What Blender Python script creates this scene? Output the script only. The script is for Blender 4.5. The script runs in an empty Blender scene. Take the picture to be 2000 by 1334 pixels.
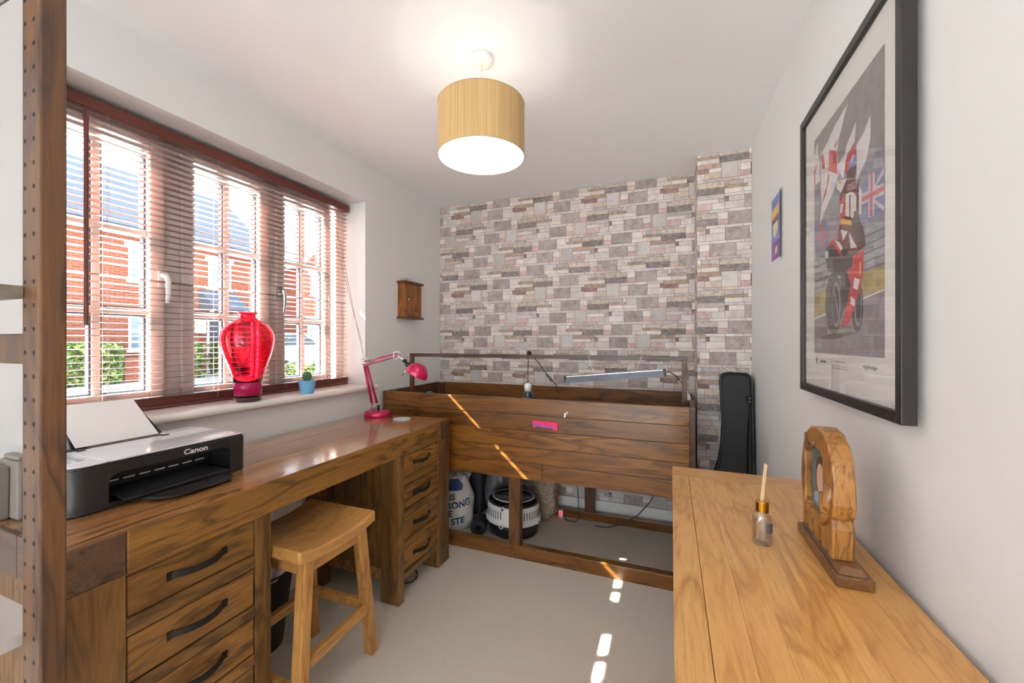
import bpy, bmesh, math, random
from mathutils import Vector, Matrix
random.seed(7)
PI = math.pi
S = bpy.context.scene
COL = S.collection

# ------------------------------------------------------------------ camera, world, sun, exposure
H = 1.213
YAW = math.atan(310 / 790.0)
cam = bpy.data.cameras.new('camera'); cam.sensor_width = 36; cam.lens = 36 * 790 / 2000.0; cam.clip_start = .02; cam.clip_end = 300
camo = bpy.data.objects.new('camera', cam); COL.objects.link(camo)
camo.location = (0, 0, H); camo.rotation_euler = (PI / 2, 0, YAW)
S.camera = camo
S.view_settings.view_transform = 'Standard'; S.view_settings.look = 'None'
S.view_settings.gamma = 1; S.view_settings.use_curve_mapping = False
S.view_settings.exposure = 0.74
S.cycles.max_bounces = 12; S.cycles.diffuse_bounces = 7; S.cycles.glossy_bounces = 5
S.cycles.transmission_bounces = 8; S.cycles.transparent_max_bounces = 16
S.cycles.sample_clamp_indirect = 6; S.cycles.use_denoising = True
SKY = 2.75
LAMP = 1.3
world = bpy.data.worlds.new('sky'); S.world = world; world.use_nodes = True
wn = world.node_tree.nodes; wl = world.node_tree.links; wn.clear()
wo = wn.new('ShaderNodeOutputWorld'); wb = wn.new('ShaderNodeBackground'); wb.inputs['Strength'].default_value = SKY
wtc = wn.new('ShaderNodeTexCoord'); wsep = wn.new('ShaderNodeSeparateXYZ'); wr = wn.new('ShaderNodeValToRGB')
wr.color_ramp.elements[0].position = 0.0; wr.color_ramp.elements[0].color = (.80, .91, 1.0, 1)
wr.color_ramp.elements[1].position = 1.0; wr.color_ramp.elements[1].color = (.64, .82, 1.0, 1)
wl.new(wtc.outputs['Generated'], wsep.inputs[0]); wl.new(wsep.outputs['Z'], wr.inputs[0])
wl.new(wr.outputs[0], wb.inputs['Color']); wl.new(wb.outputs[0], wo.inputs[0])
sun = bpy.data.lights.new('sun', 'SUN'); sun.energy = 50.0; sun.angle = .0093; sun.color = (1, .97, .92)
suno = bpy.data.objects.new('sun', sun); COL.objects.link(suno)
suno.rotation_euler = Vector((1, .45, -.91)).to_track_quat('-Z', 'Y').to_euler()
suno.location = (-6, 0, 8)

# ------------------------------------------------------------------ materials
def lin(c):
    if len(c) == 4: c = c[:3]
    o = []
    for k in c:
        k = k / 255.0
        o.append(k / 12.92 if k <= .04045 else ((k + .055) / 1.055) ** 2.4)
    return (*o, 1)
def newmat(name):
    m = bpy.data.materials.new(name); m.use_nodes = True
    nt = m.node_tree; nt.nodes.clear()
    out = nt.nodes.new('ShaderNodeOutputMaterial'); b = nt.nodes.new('ShaderNodeBsdfPrincipled')
    nt.links.new(b.outputs[0], out.inputs[0])
    return m, nt, b, out
def N(nt, t, **kw):
    n = nt.nodes.new(t)
    for k, v in kw.items(): setattr(n, k, v)
    return n
def setin(n, **kw):
    for k, v in kw.items(): n.inputs[k.replace('_', ' ')].default_value = v
def mat(name, c, rough=.5, metal=0, spec=.5, c2=None, nscale=20, bump=0, bscale=None, coat=0, sheen=0, stretch=None):
    m, nt, b, out = newmat(name)
    b.inputs['Base Color'].default_value = lin(c); b.inputs['Roughness'].default_value = rough
    b.inputs['Metallic'].default_value = metal; b.inputs['Specular IOR Level'].default_value = spec
    if coat: b.inputs['Coat Weight'].default_value = coat
    if c2 or bump:
        tc = N(nt, 'ShaderNodeTexCoord'); src = tc.outputs['Object']
        if stretch:
            mp = N(nt, 'ShaderNodeMapping'); mp.inputs['Scale'].default_value = stretch
            nt.links.new(src, mp.inputs[0]); src = mp.outputs[0]
    if c2:
        nz = N(nt, 'ShaderNodeTexNoise'); setin(nz, Scale=nscale, Detail=6.0, Roughness=.6)
        rp = N(nt, 'ShaderNodeValToRGB'); rp.color_ramp.elements[0].position = .35; rp.color_ramp.elements[1].position = .65
        rp.color_ramp.elements[0].color = lin(c2); rp.color_ramp.elements[1].color = lin(c)
        nt.links.new(src, nz.inputs['Vector']); nt.links.new(nz.outputs['Fac'], rp.inputs[0]); nt.links.new(rp.outputs[0], b.inputs['Base Color'])
    if bump:
        nb = N(nt, 'ShaderNodeTexNoise'); setin(nb, Scale=bscale or nscale, Detail=4.0)
        bp = N(nt, 'ShaderNodeBump'); bp.inputs['Strength'].default_value = bump; bp.inputs['Distance'].default_value = .01
        nt.links.new(src, nb.inputs['Vector']); nt.links.new(nb.outputs['Fac'], bp.inputs['Height']); nt.links.new(bp.outputs[0], b.inputs['Normal'])
    return m
def wood(name, light, mid, dark, axis='y', rough=.4, grain=1.0, coat=0, knots=0, poredark=.75, vary=.25):
    """oak / pine like: long soft bands, cathedral rings and fine dark pores along one axis"""
    m, nt, b, out = newmat(name); L = nt.links.new
    tc = N(nt, 'ShaderNodeTexCoord'); oi = N(nt, 'ShaderNodeObjectInfo')
    off = N(nt, 'ShaderNodeVectorMath', operation='SCALE'); off.inputs[0].default_value = (13.1, 7.7, 9.3); L(oi.outputs['Random'], off.inputs['Scale'])
    add = N(nt, 'ShaderNodeVectorMath', operation='ADD'); L(tc.outputs['Object'], add.inputs[0]); L(off.outputs[0], add.inputs[1])
    def mp(long, cross):
        q = N(nt, 'ShaderNodeMapping'); s = [cross] * 3; s['xyz'.index(axis)] = long
        q.inputs['Scale'].default_value = s; L(add.outputs[0], q.inputs[0]); return q.outputs[0]
    n1 = N(nt, 'ShaderNodeTexNoise'); setin(n1, Scale=1.0, Detail=3.0, Roughness=.5, Distortion=.6); L(mp(1.6 * grain, 11 * grain), n1.inputs['Vector'])
    mul = N(nt, 'ShaderNodeMath', operation='MULTIPLY'); mul.inputs[1].default_value = 9.0; L(n1.outputs['Fac'], mul.inputs[0])
    fr = N(nt, 'ShaderNodeMath', operation='PINGPONG'); fr.inputs[1].default_value = 1.0; L(mul.outputs[0], fr.inputs[0])
    n2 = N(nt, 'ShaderNodeTexNoise'); setin(n2, Scale=1.0, Detail=5.0, Roughness=.7); L(mp(7 * grain, 160 * grain), n2.inputs['Vector'])
    n3 = N(nt, 'ShaderNodeTexNoise'); setin(n3, Scale=1.0, Detail=2.0); L(mp(.9 * grain, 5 * grain), n3.inputs['Vector'])
    rp = N(nt, 'ShaderNodeValToRGB'); e = rp.color_ramp.elements
    e[0].position = .0; e[0].color = lin(dark); e[1].position = 1; e[1].color = lin(light)
    q = e.new(.22); q.color = lin(mid); q = e.new(.6); q.color = lin(light)
    L(fr.outputs[0], rp.inputs[0])
    pr = N(nt, 'ShaderNodeValToRGB'); pr.color_ramp.elements[0].position = .36; pr.color_ramp.elements[1].position = .56
    pr.color_ramp.elements[0].color = (poredark * .6, poredark * .55, poredark * .5, 1); pr.color_ramp.elements[1].color = (1, 1, 1, 1)
    L(n2.outputs['Fac'], pr.inputs[0])
    mx = N(nt, 'ShaderNodeMix', data_type='RGBA', blend_type='MULTIPLY'); mx.inputs['Factor'].default_value = .8
    L(rp.outputs[0], mx.inputs[6]); L(pr.outputs[0], mx.inputs[7])
    mx2 = N(nt, 'ShaderNodeMix', data_type='RGBA', blend_type='MIX'); L(mx.outputs[2], mx2.inputs[6]); mx2.inputs[7].default_value = lin(mid)
    r3 = N(nt, 'ShaderNodeMapRange'); setin(r3, From_Min=.35, From_Max=.7, To_Min=.1, To_Max=.7); L(n3.outputs['Fac'], r3.inputs['Value']); L(r3.outputs[0], mx2.inputs['Factor'])
    hs = N(nt, 'ShaderNodeHueSaturation'); vr = N(nt, 'ShaderNodeMapRange'); setin(vr, To_Min=1 - vary, To_Max=1 + vary * .5)
    L(oi.outputs['Random'], vr.inputs['Value']); L(vr.outputs[0], hs.inputs['Value']); L(mx2.outputs[2], hs.inputs['Color'])
    last = hs.outputs[0]
    if knots:
        vo = N(nt, 'ShaderNodeTexVoronoi'); setin(vo, Scale=1.0); L(mp(3.4 * knots, 9.0 * knots), vo.inputs['Vector'])
        kr = N(nt, 'ShaderNodeValToRGB'); kr.color_ramp.elements[0].position = .03; kr.color_ramp.elements[1].position = .11
        kr.color_ramp.elements[0].color = (.25, .2, .17, 1); kr.color_ramp.elements[1].color = (1, 1, 1, 1)
        L(vo.outputs['Distance'], kr.inputs[0])
        mk = N(nt, 'ShaderNodeMix', data_type='RGBA', blend_type='MULTIPLY'); mk.inputs['Factor'].default_value = .8
        L(last, mk.inputs[6]); L(kr.outputs[0], mk.inputs[7]); last = mk.outputs[2]
    L(last, b.inputs['Base Color'])
    b.inputs['Roughness'].default_value = rough
    if coat: b.inputs['Coat Weight'].default_value = coat; b.inputs['Coat Roughness'].default_value = .12
    bp = N(nt, 'ShaderNodeBump'); bp.inputs['Strength'].default_value = .12; bp.inputs['Distance'].default_value = .003
    L(n2.outputs['Fac'], bp.inputs['Height']); L(bp.outputs[0], b.inputs['Normal'])
    return m
def clear(name, tint=(1, 1, 1), gloss=.06, rough=.02):
    """thin clear pane: mostly transparent with a fresnel reflection"""
    m, nt, b, out = newmat(name); nt.nodes.remove(b)
    t = N(nt, 'ShaderNodeBsdfTransparent'); t.inputs[0].default_value = (*tint, 1)
    g = N(nt, 'ShaderNodeBsdfGlossy'); g.inputs['Roughness'].default_value = rough
    lw = N(nt, 'ShaderNodeLayerWeight'); lw.inputs['Blend'].default_value = .5
    pw = N(nt, 'ShaderNodeMath', operation='POWER'); pw.inputs[1].default_value = 5.0; nt.links.new(lw.outputs['Facing'], pw.inputs[0])
    ml = N(nt, 'ShaderNodeMath', operation='MULTIPLY_ADD'); ml.inputs[1].default_value = .75; ml.inputs[2].default_value = gloss
    mx = N(nt, 'ShaderNodeMixShader'); L = nt.links.new
    L(pw.outputs[0], ml.inputs[0]); L(ml.outputs[0], mx.inputs[0]); L(t.outputs[0], mx.inputs[1]); L(g.outputs[0], mx.inputs[2]); L(mx.outputs[0], out.inputs[0])
    return m
def glass(name, c, rough=.03, ior=1.45):
    m, nt, b, out = newmat(name)
    b.inputs['Base Color'].default_value = lin(c); b.inputs['Transmission Weight'].default_value = 1
    b.inputs['Roughness'].default_value = rough; b.inputs['IOR'].default_value = ior
    return m
def stone(name, c, c2, c3, sc=30):
    m, nt, b, out = newmat(name); L = nt.links.new
    ge = N(nt, 'ShaderNodeNewGeometry'); oi = N(nt, 'ShaderNodeObjectInfo')
    sm = N(nt, 'ShaderNodeMath', operation='ADD'); L(ge.outputs['Random Per Island'], sm.inputs[0]); L(oi.outputs['Random'], sm.inputs[1])
    sc4 = N(nt, 'ShaderNodeMath', operation='MULTIPLY'); sc4.inputs[1].default_value = 17.0; L(sm.outputs[0], sc4.inputs[0])
    nz = N(nt, 'ShaderNodeTexNoise', noise_dimensions='4D'); setin(nz, Scale=sc, Detail=6.0, Roughness=.65, Distortion=.4)
    L(ge.outputs['Position'], nz.inputs['Vector']); L(sc4.outputs[0], nz.inputs['W'])
    rp = N(nt, 'ShaderNodeValToRGB'); e = rp.color_ramp.elements
    e[0].position = .33; e[0].color = lin(c2); e[1].position = .72; e[1].color = lin(c3); q = e.new(.5); q.color = lin(c)
    L(nz.outputs['Fac'], rp.inputs[0])
    hs = N(nt, 'ShaderNodeHueSaturation'); fr = N(nt, 'ShaderNodeMath', operation='FRACT'); L(sm.outputs[0], fr.inputs[0])
    mr = N(nt, 'ShaderNodeMapRange'); setin(mr, To_Min=.86, To_Max=1.1); L(fr.outputs[0], mr.inputs['Value']); L(mr.outputs[0], hs.inputs['Value'])
    L(rp.outputs[0], hs.inputs['Color']); L(hs.outputs[0], b.inputs['Base Color']); b.inputs['Roughness'].default_value = .75
    return m
def emit(name, c, s):
    m, nt, b, out = newmat(name); b.inputs['Base Color'].default_value = lin(c)
    b.inputs['Emission Color'].default_value = lin(c); b.inputs['Emission Strength'].default_value = s
    return m
M = {}
M['paint'] = mat('wall_paint', (232, 232, 232), .85, spec=.2, bump=.03, bscale=90)
M['ceil'] = mat('ceiling_paint', (247, 248, 250), .9, spec=.2)
M['gloss_white'] = mat('white_gloss', (240, 236, 230), .25)
M['upvc'] = mat('white_upvc', (216, 208, 202), .3)
M['carpet'] = mat('carpet', (232, 223, 210), .95, spec=.1, c2=(204, 193, 178), nscale=260, bump=.5, bscale=420)
M['grout'] = mat('stone_joint', (112, 100, 98), .9)
M['desk'] = wood('desk_oak', (148, 104, 50), (114, 78, 36), (54, 35, 17), 'y', .42, 1.6, coat=.25)
M['desk_z'] = wood('desk_oak_upright', (132, 94, 46), (102, 70, 34), (58, 38, 19), 'z', .45, 1.8, coat=.15)
M['desk_dark'] = wood('desk_oak_dark', (92, 66, 48), (74, 52, 38), (44, 30, 22), 'x', .45, 1.2, coat=.15, vary=.1)
M['desk_top'] = wood('desk_oak_top', (184, 134, 82), (156, 106, 60), (96, 60, 34), 'y', .22, 1.5, coat=.9)  # lighter copy of the desk oak, window reflection put into the colour
M['drawer'] = wood('drawer_oak', (148, 103, 48), (117, 79, 35), (68, 44, 20), 'y', .45, 2.0, coat=.15)
M['pine'] = wood('stained_pine', (140, 91, 35), (114, 70, 25), (72, 42, 16), 'x', .36, 1.1, coat=.25, knots=1.0)
M['pine_z'] = wood('stained_pine_upright', (112, 72, 32), (86, 52, 22), (46, 28, 14), 'z', .45, 1.0, coat=.15)
M['pine_y'] = wood('stained_pine_side', (104, 62, 26), (82, 46, 20), (46, 26, 12), 'y', .45, 1.0, coat=.1)
M['pine_dark'] = wood('dark_stained_pine', (86, 58, 40), (66, 42, 30), (40, 26, 18), 'x', .4, 1.0, coat=.2)
M['oak'] = wood('honey_oak', (214, 163, 96), (200, 147, 80), (176, 122, 63), 'y', .33, 1.6, coat=.3, poredark=1.15, vary=.10)
M['oak_x'] = wood('honey_oak_end', (212, 161, 94), (198, 145, 78), (174, 120, 62), 'x', .33, 1.6, coat=.3, poredark=.95, vary=.06)
M['oak_z'] = wood('honey_oak_upright', (222, 166, 94), (200, 142, 72), (156, 100, 46), 'z', .4, 1.0, poredark=.95, vary=.06)
M['stool'] = wood('stool_wood', (194, 144, 82), (176, 126, 68), (146, 100, 52), 'y', .4, 1.4, coat=.2, poredark=.9, vary=.1)
M['stool_z'] = wood('stool_leg_wood', (192, 142, 80), (172, 122, 64), (138, 94, 48), 'z', .4, 1.4, poredark=.9, vary=.1)
M['post'] = wood('bookcase_wood', (108, 72, 40), (80, 53, 34), (48, 32, 24), 'z', .5, 1.3, vary=.1)
M['cab'] = wood('cabinet_wood', (164, 100, 38), (130, 76, 28), (84, 44, 18), 'z', .4, 2.5, vary=.1)
M['cab_dark'] = wood('cabinet_moulding', (120, 70, 34), (96, 54, 28), (60, 32, 18), 'y', .4, 2.5, vary=.05)
M['carved'] = wood('carved_wood', (178, 126, 62), (150, 100, 46), (96, 60, 30), 'z', .35, 3.5, coat=.3, vary=.05)
M['carved_dark'] = wood('carved_wood_dark', (138, 94, 52), (108, 72, 40), (62, 40, 24), 'y', .35, 3.5, coat=.3, vary=.05)
M['slat'] = mat('mahogany_slat', (138, 98, 88), .28, spec=.7, coat=.7)
M['slat_dark'] = mat('mahogany_rail', (104, 52, 42), .4)
M['cord'] = mat('blind_cord', (196, 176, 166), .8)
M['cord_red'] = mat('blind_pull_cord', (110, 70, 66), .8)
M['pane'] = clear('window_pane', (.97, .98, .98), .05)
M['picglass'] = clear('picture_glass', (1, 1, 1), .05)
M['spacer'] = mat('pane_spacer', (96, 104, 116), .4, metal=.4)
M['chrome'] = mat('chrome', (205, 205, 205), .15, metal=1)
M['steel_dark'] = mat('dark_iron', (62, 58, 54), .45, metal=.8, c2=(44, 42, 40), nscale=500)
M['black'] = mat('black_plastic', (30, 30, 33), .38)
M['black_gloss'] = mat('black_gloss', (22, 22, 24), .15)
M['black_tray'] = mat('black_tray', (34, 32, 33), .5)
M['print_lid'] = mat('silver_white_lid', (214, 220, 226), .1, coat=.5)
M['grey_btn'] = mat('grey_print', (150, 156, 164), .5)
M['silver_print'] = mat('silver_letters', (225, 225, 228), .35)
M['paper'] = mat('paper', (236, 232, 230), .8)
M['cloth_black'] = mat('black_nylon', (30, 28, 31), .6, c2=(22, 21, 24), nscale=60, bump=.15, bscale=14)
M['pink'] = mat('crimson_enamel', (196, 12, 78), .22, metal=.35, coat=.6)
M['pink_dark'] = mat('crimson_enamel_arm', (190, 22, 84), .25, metal=.3, coat=.4)
M['lens'] = mat('lamp_inside', (240, 235, 230), .5)
M['coaster'] = mat('coaster_stone', (214, 214, 216), .6, c2=(184, 184, 190), nscale=90)
M['blue_pot'] = mat('sky_blue_pot', (112, 180, 226), .3, coat=.3)
M['cactus'] = mat('cactus_green', (44, 120, 84), .6, c2=(30, 92, 62), nscale=200)
M['spine'] = mat('cactus_spine', (214, 214, 180), .7)
M['soil'] = mat('soil', (70, 50, 36), .9)
M['white_plastic'] = mat('white_plastic', (236, 234, 232), .4)
M['ceramic'] = mat('white_porcelain', (240, 238, 234), .25)
M['dark_shade'] = mat('dark_enamel', (36, 38, 46), .2, coat=.5)
M['alu'] = mat('aluminium', (214, 214, 216), .3, metal=.9)
M['alu_dark'] = mat('reflector_inside', (92, 94, 100), .3, metal=.9)
M['teal'] = mat('teal_plastic', (30, 140, 130), .5)
M['plaque'] = mat('pink_plaque', (232, 30, 98), .45)
M['plaque_ink'] = mat('blue_lettering', (96, 120, 220), .5)
M['bag_white'] = mat('white_carrier_bag', (226, 224, 222), .5, bump=.5, bscale=22)
M['bag_ink'] = mat('navy_print', (30, 60, 120), .5)
M['bag_grey'] = mat('grey_thin_bag', (132, 128, 130), .35, c2=(100, 98, 100), nscale=18, bump=.6, bscale=20)
M['foam'] = mat('black_foam', (34, 34, 38), .8, bump=.1, bscale=200)
M['crate'] = mat('dark_crate', (52, 54, 62), .5)
M['maroon'] = mat('maroon_box', (84, 40, 42), .7)
M['hay'] = mat('straw', (204, 186, 160), .6, c2=(140, 120, 98), nscale=60, bump=.8, bscale=60)
M['hay2'] = mat('straw_light', (222, 206, 182), .6)
M['smoke'] = clear('smoked_clear_lid', (.62, .62, .66), .08)
M['film'] = clear('clear_film', (.96, .96, .97), .08, .12)
M['led'] = emit('red_led', (255, 20, 30), 4)
M['gold'] = mat('gold_cap', (214, 160, 60), .2, metal=1)
M['bottle'] = clear('clear_bottle', (.95, .95, .96), .10)
M['oil'] = clear('clear_oil', (.93, .92, .91), .04)
M['slate_label'] = mat('slate_label', (98, 98, 104), .6)
M['reed'] = mat('reed', (222, 190, 146), .7)
M['frame_black'] = mat('black_frame', (38, 34, 35), .38)
M['mount'] = mat('mount_board', (238, 236, 232), .8)
M['vase'] = glass('red_glass', (252, 96, 128), .04)
M['vase_deep'] = glass('deep_red_glass', (214, 24, 104), .08)
M['vase_deep'].node_tree.nodes['Principled BSDF'].inputs['Transmission Weight'].default_value = .45
M['vase_clear'] = glass('clear_glass_foot', (232, 216, 222), .02)
M['shade_out'] = mat('straw_silk_shade', (198, 168, 118), .7, c2=(172, 138, 88), nscale=14, stretch=(14, 14, .12))
M['shade_in'] = mat('shade_lining', (250, 246, 236), .7)
M['shade_trim'] = mat('shade_trim', (168, 150, 118), .7)
M['hot'] = emit('lit_bulb', (255, 248, 236), 4)
M['bin'] = mat('black_bin', (34, 32, 36), .4)
M['bin_bag'] = mat('lilac_bin_liner', (214, 206, 220), .35, bump=.8, bscale=26)
M['rad'] = mat('radiator_white', (236, 236, 238), .3)
M['grey_plastic'] = mat('warm_grey_plastic', (118, 112, 106), .5)
M['shelf_light'] = mat('pale_laminate', (184, 176, 172), .4, c2=(162, 154, 150), nscale=60, stretch=(4, 90, 1))
M['shelf_grey'] = mat('grey_laminate', (122, 112, 98), .5, c2=(104, 94, 82), nscale=40, stretch=(1, 1, 1))
M['hole'] = mat('drilled_hole', (22, 14, 12), .9)
# ------------------------------------------------------------------ mesh helpers
ORG = {}
def org(o): return ORG.get(o.name, Vector((0, 0, 0))) if o else Vector((0, 0, 0))
class MB:
    def __init__(s): s.v = []; s.f = []; s.m = []
    def add(s, vs, fs, mi=0):
        b = len(s.v); s.v += [tuple(p) for p in vs]
        for f in fs: s.f.append([b + i for i in f]); s.m.append(mi)
        return s
    def box(s, x0, x1, y0, y1, z0, z1, mi=0):
        x0, x1 = min(x0, x1), max(x0, x1); y0, y1 = min(y0, y1), max(y0, y1); z0, z1 = min(z0, z1), max(z0, z1)
        return s.add([(x0, y0, z0), (x1, y0, z0), (x1, y1, z0), (x0, y1, z0), (x0, y0, z1), (x1, y0, z1), (x1, y1, z1), (x0, y1, z1)],
                     [(0, 3, 2, 1), (4, 5, 6, 7), (0, 1, 5, 4), (1, 2, 6, 5), (2, 3, 7, 6), (3, 0, 4, 7)], mi)
    def hexa(s, p, mi=0):
        return s.add(p, [(0, 3, 2, 1), (4, 5, 6, 7), (0, 1, 5, 4), (1, 2, 6, 5), (2, 3, 7, 6), (3, 0, 4, 7)], mi)
    def bar(s, a, b, w, d, mi=0, up=(0, 0, 1)):
        """square bar from a to b, w wide across, d along the second axis"""
        a = Vector(a); b = Vector(b); t = (b - a).normalized(); u = Vector(up)
        if abs(t.dot(u)) > .98: u = Vector((1, 0, 0))
        r = t.cross(u).normalized(); u = r.cross(t)
        q = []
        for c in (a, b): q += [c - r * w / 2 - u * d / 2, c + r * w / 2 - u * d / 2, c + r * w / 2 + u * d / 2, c - r * w / 2 + u * d / 2]
        return s.hexa(q, mi)
    def poly(s, pts, mi=0): return s.add(pts, [list(range(len(pts)))], mi)
    def tube(s, pts, r, n=8, mi=0, caps=True):
        pts = [Vector(p) for p in pts]; rs = r if isinstance(r, (list, tuple)) else [r] * len(pts)
        rings = []; prev = None
        for i, p in enumerate(pts):
            t = (pts[min(i + 1, len(pts) - 1)] - pts[max(i - 1, 0)]).normalized()
            if prev is None:
                u = Vector((0, 0, 1)) if abs(t.z) < .9 else Vector((1, 0, 0))
            else: u = prev
            a = t.cross(u).normalized(); u = a.cross(t).normalized(); prev = u
            rings.append([p + (a * math.cos(2 * PI * k / n) + u * math.sin(2 * PI * k / n)) * rs[i] for k in range(n)])
        vs = [q for rr in rings for q in rr]; fs = []
        for i in range(len(rings) - 1):
            for k in range(n):
                fs.append((i * n + k, i * n + (k + 1) % n, (i + 1) * n + (k + 1) % n, (i + 1) * n + k))
        if caps: fs.append(list(range(n))[::-1]); fs.append([(len(rings) - 1) * n + k for k in range(n)])
        return s.add(vs, fs, mi)
    def cyl(s, a, b, r0, r1=None, n=20, mi=0): return s.tube([a, b], [r0, r0 if r1 is None else r1], n, mi)
    def lathe(s, prof, c=(0, 0, 0), n=36, mi=0, sx=1, sy=1, loop=False):
        vs = []; fs = []; k = len(prof)
        for r, z in prof:
            for i in range(n):
                a = 2 * PI * i / n; vs.append((c[0] + r * sx * math.cos(a), c[1] + r * sy * math.sin(a), c[2] + z))
        for j in range(k if loop else k - 1):
            for i in range(n):
                j2 = (j + 1) % k; fs.append((j * n + i, j * n + (i + 1) % n, j2 * n + (i + 1) % n, j2 * n + i))
        if not loop:
            if prof[0][0] > 1e-6: fs.append(list(range(n))[::-1])
            if prof[-1][0] > 1e-6: fs.append([(k - 1) * n + i for i in range(n)])
        return s.add(vs, fs, mi)
    def prism(s, pts, axis, d0, d1, mi=0):
        """2-D outline extruded along an axis: x -> pts are (y,z); y -> (x,z); z -> (x,y)"""
        def P(a, b, d): return {'x': (d, a, b), 'y': (a, d, b), 'z': (a, b, d)}[axis]
        n = len(pts); vs = [P(a, b, d0) for a, b in pts] + [P(a, b, d1) for a, b in pts]
        fs = [list(range(n))[::-1], [n + i for i in range(n)]] + [(i, (i + 1) % n, n + (i + 1) % n, n + i) for i in range(n)]
        return s.add(vs, fs, mi)
    def grid(s, fn, nu, nv, mi=0, wrap=False):
        vs = [fn(i / (nu if wrap else nu - 1), j / (nv - 1)) for j in range(nv) for i in range(nu)]; fs = []
        for j in range(nv - 1):
            for i in range(nu if wrap else nu - 1):
                fs.append((j * nu + i, j * nu + (i + 1) % nu, (j + 1) * nu + (i + 1) % nu, (j + 1) * nu + i))
        return s.add(vs, fs, mi)
    def xf(s, mtx): s.v = [tuple(mtx @ Vector(p)) for p in s.v]; return s
    def build(s, name, mats, parent=None, bevel=0, smooth=False, weld=False, flip=True, seg=2):
        me = bpy.data.meshes.new(name); o0 = org(parent)
        bm = bmesh.new(); vv = [bm.verts.new(Vector(p) - o0) for p in s.v]
        for f, mi in zip(s.f, s.m):
            try:
                fc = bm.faces.new([vv[i] for i in f]); fc.material_index = mi; fc.smooth = bool(smooth)
            except ValueError: pass
        if weld: bmesh.ops.remove_doubles(bm, verts=bm.verts, dist=1e-5)
        if flip: bmesh.ops.recalc_face_normals(bm, faces=bm.faces)
        bm.to_mesh(me); bm.free()
        for mm in (mats if isinstance(mats, (list, tuple)) else [mats]): me.materials.append(M[mm] if isinstance(mm, str) else mm)
        o = bpy.data.objects.new(name, me); COL.objects.link(o)
        if parent: o.parent = parent
        ORG[o.name] = o0.copy()
        if bevel:
            b = o.modifiers.new('bevel', 'BEVEL'); b.width = bevel; b.segments = seg; b.limit_method = 'ANGLE'; b.angle_limit = .6
        if smooth == 'auto':
            pass
        return o
def tag(o, label=None, cat=None, group=None, kind=None):
    if label: o['label'] = label
    if cat: o['category'] = cat
    if group: o['group'] = group
    if kind: o['kind'] = kind
    return o
def thing(name, loc, label, cat, group=None):
    o = bpy.data.objects.new(name, None); o.empty_display_size = .05; COL.objects.link(o); o.location = loc; ORG[o.name] = Vector(loc)
    return tag(o, label, cat, group)
def struct(o): o['kind'] = 'structure'; return o
def dup(o, dloc, parent=None):
    c = o.copy(); COL.objects.link(c); c.location = Vector(o.location) + Vector(dloc)
    if parent: c.parent = parent
    for ch in o.children:
        k = ch.copy(); COL.objects.link(k); k.parent = c
    return c
def shade(o, ang=40):
    for p in o.data.polygons: p.use_smooth = True
    bm = bmesh.new(); bm.from_mesh(o.data)
    for e in bm.edges:
        if len(e.link_faces) == 2 and e.calc_face_angle(0) > math.radians(ang): e.smooth = False
    bm.to_mesh(o.data); bm.free(); return o
def text_mb(txt, size, origin, right, up, depth=.0003, mi=0, squash=1.0, fn=None, bold=.0):
    cu = bpy.data.curves.new('t', 'FONT'); cu.body = txt; cu.size = size; cu.align_x = 'CENTER'; cu.align_y = 'CENTER'; cu.offset = size * bold
    if not fn: cu.extrude = depth
    ob = bpy.data.objects.new('t', cu); COL.objects.link(ob)
    dg = bpy.context.evaluated_depsgraph_get(); me = bpy.data.meshes.new_from_object(ob.evaluated_get(dg))
    R = Vector(right).normalized(); U = Vector(up).normalized(); Nn = R.cross(U); O = Vector(origin); b = MB()
    if fn: b.add([fn(v.co.x * squash, v.co.y) for v in me.vertices], [list(p.vertices) for p in me.polygons], mi)
    else: b.add([O + R * v.co.x * squash + U * v.co.y + Nn * v.co.z for v in me.vertices], [list(p.vertices) for p in me.polygons], mi)
    bpy.data.objects.remove(ob); bpy.data.curves.remove(cu); bpy.data.meshes.remove(me)
    return b
def rrect(x0, x1, y0, y1, r, n=5):
    r = r if isinstance(r, (list, tuple)) else [r] * 4; o = []
    for (cx, cy, a0, q) in ((x1 - r[0], y0 + r[0], -PI / 2, r[0]), (x1 - r[1], y1 - r[1], 0, r[1]), (x0 + r[2], y1 - r[2], PI / 2, r[2]), (x0 + r[3], y0 + r[3], PI, r[3])):
        if q < 1e-6: o.append((cx, cy)); continue
        for k in range(n + 1): o.append((cx + q * math.cos(a0 + PI / 2 * k / n), cy + q * math.sin(a0 + PI / 2 * k / n)))
    return o

# ------------------------------------------------------------------ the room
XL, XR, YB, ZC = -1.735, .42, 2.83, 2.29
YN = -2.6  # end left open with no wall: sky enters as fill, depth set for that
WY0, WY1, WZ0, WZ1 = .60, 1.97, .945, 2.065          # window opening
XO = -1.985                                           # outer face of the window wall
PX, PY = .145, 2.58                                   # pier in the back right corner
struct(MB().box(XL - .3, XR + .2, YN, YB + .2, -.12, 0).build('floor', 'carpet'))
struct(MB().box(XL - .3, XR + .2, YN, YB + .2, ZC, ZC + .12).build('ceiling', 'ceil'))
b = MB()
b.box(XO, XL, YN, WY0, 0, ZC); b.box(XO, XL, WY1, YB + .2, 0, ZC); b.box(XO, XL, WY0, WY1, 0, WZ0 - .03); b.box(XO, XL, WY0, WY1, WZ1, ZC)
struct(b.build('wall_left', 'paint'))
struct(MB().box(XR, XR + .2, YN, YB + .2, 0, ZC).build('wall_right', 'paint'))
wall_back = struct(MB().box(XL, XR, YB, YB + .2, 0, ZC).build('wall_back', 'grout'))
wall_pier = struct(MB().box(PX, XR, PY, YB, 0, ZC).build('wall_back_pier', 'grout'))
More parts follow.
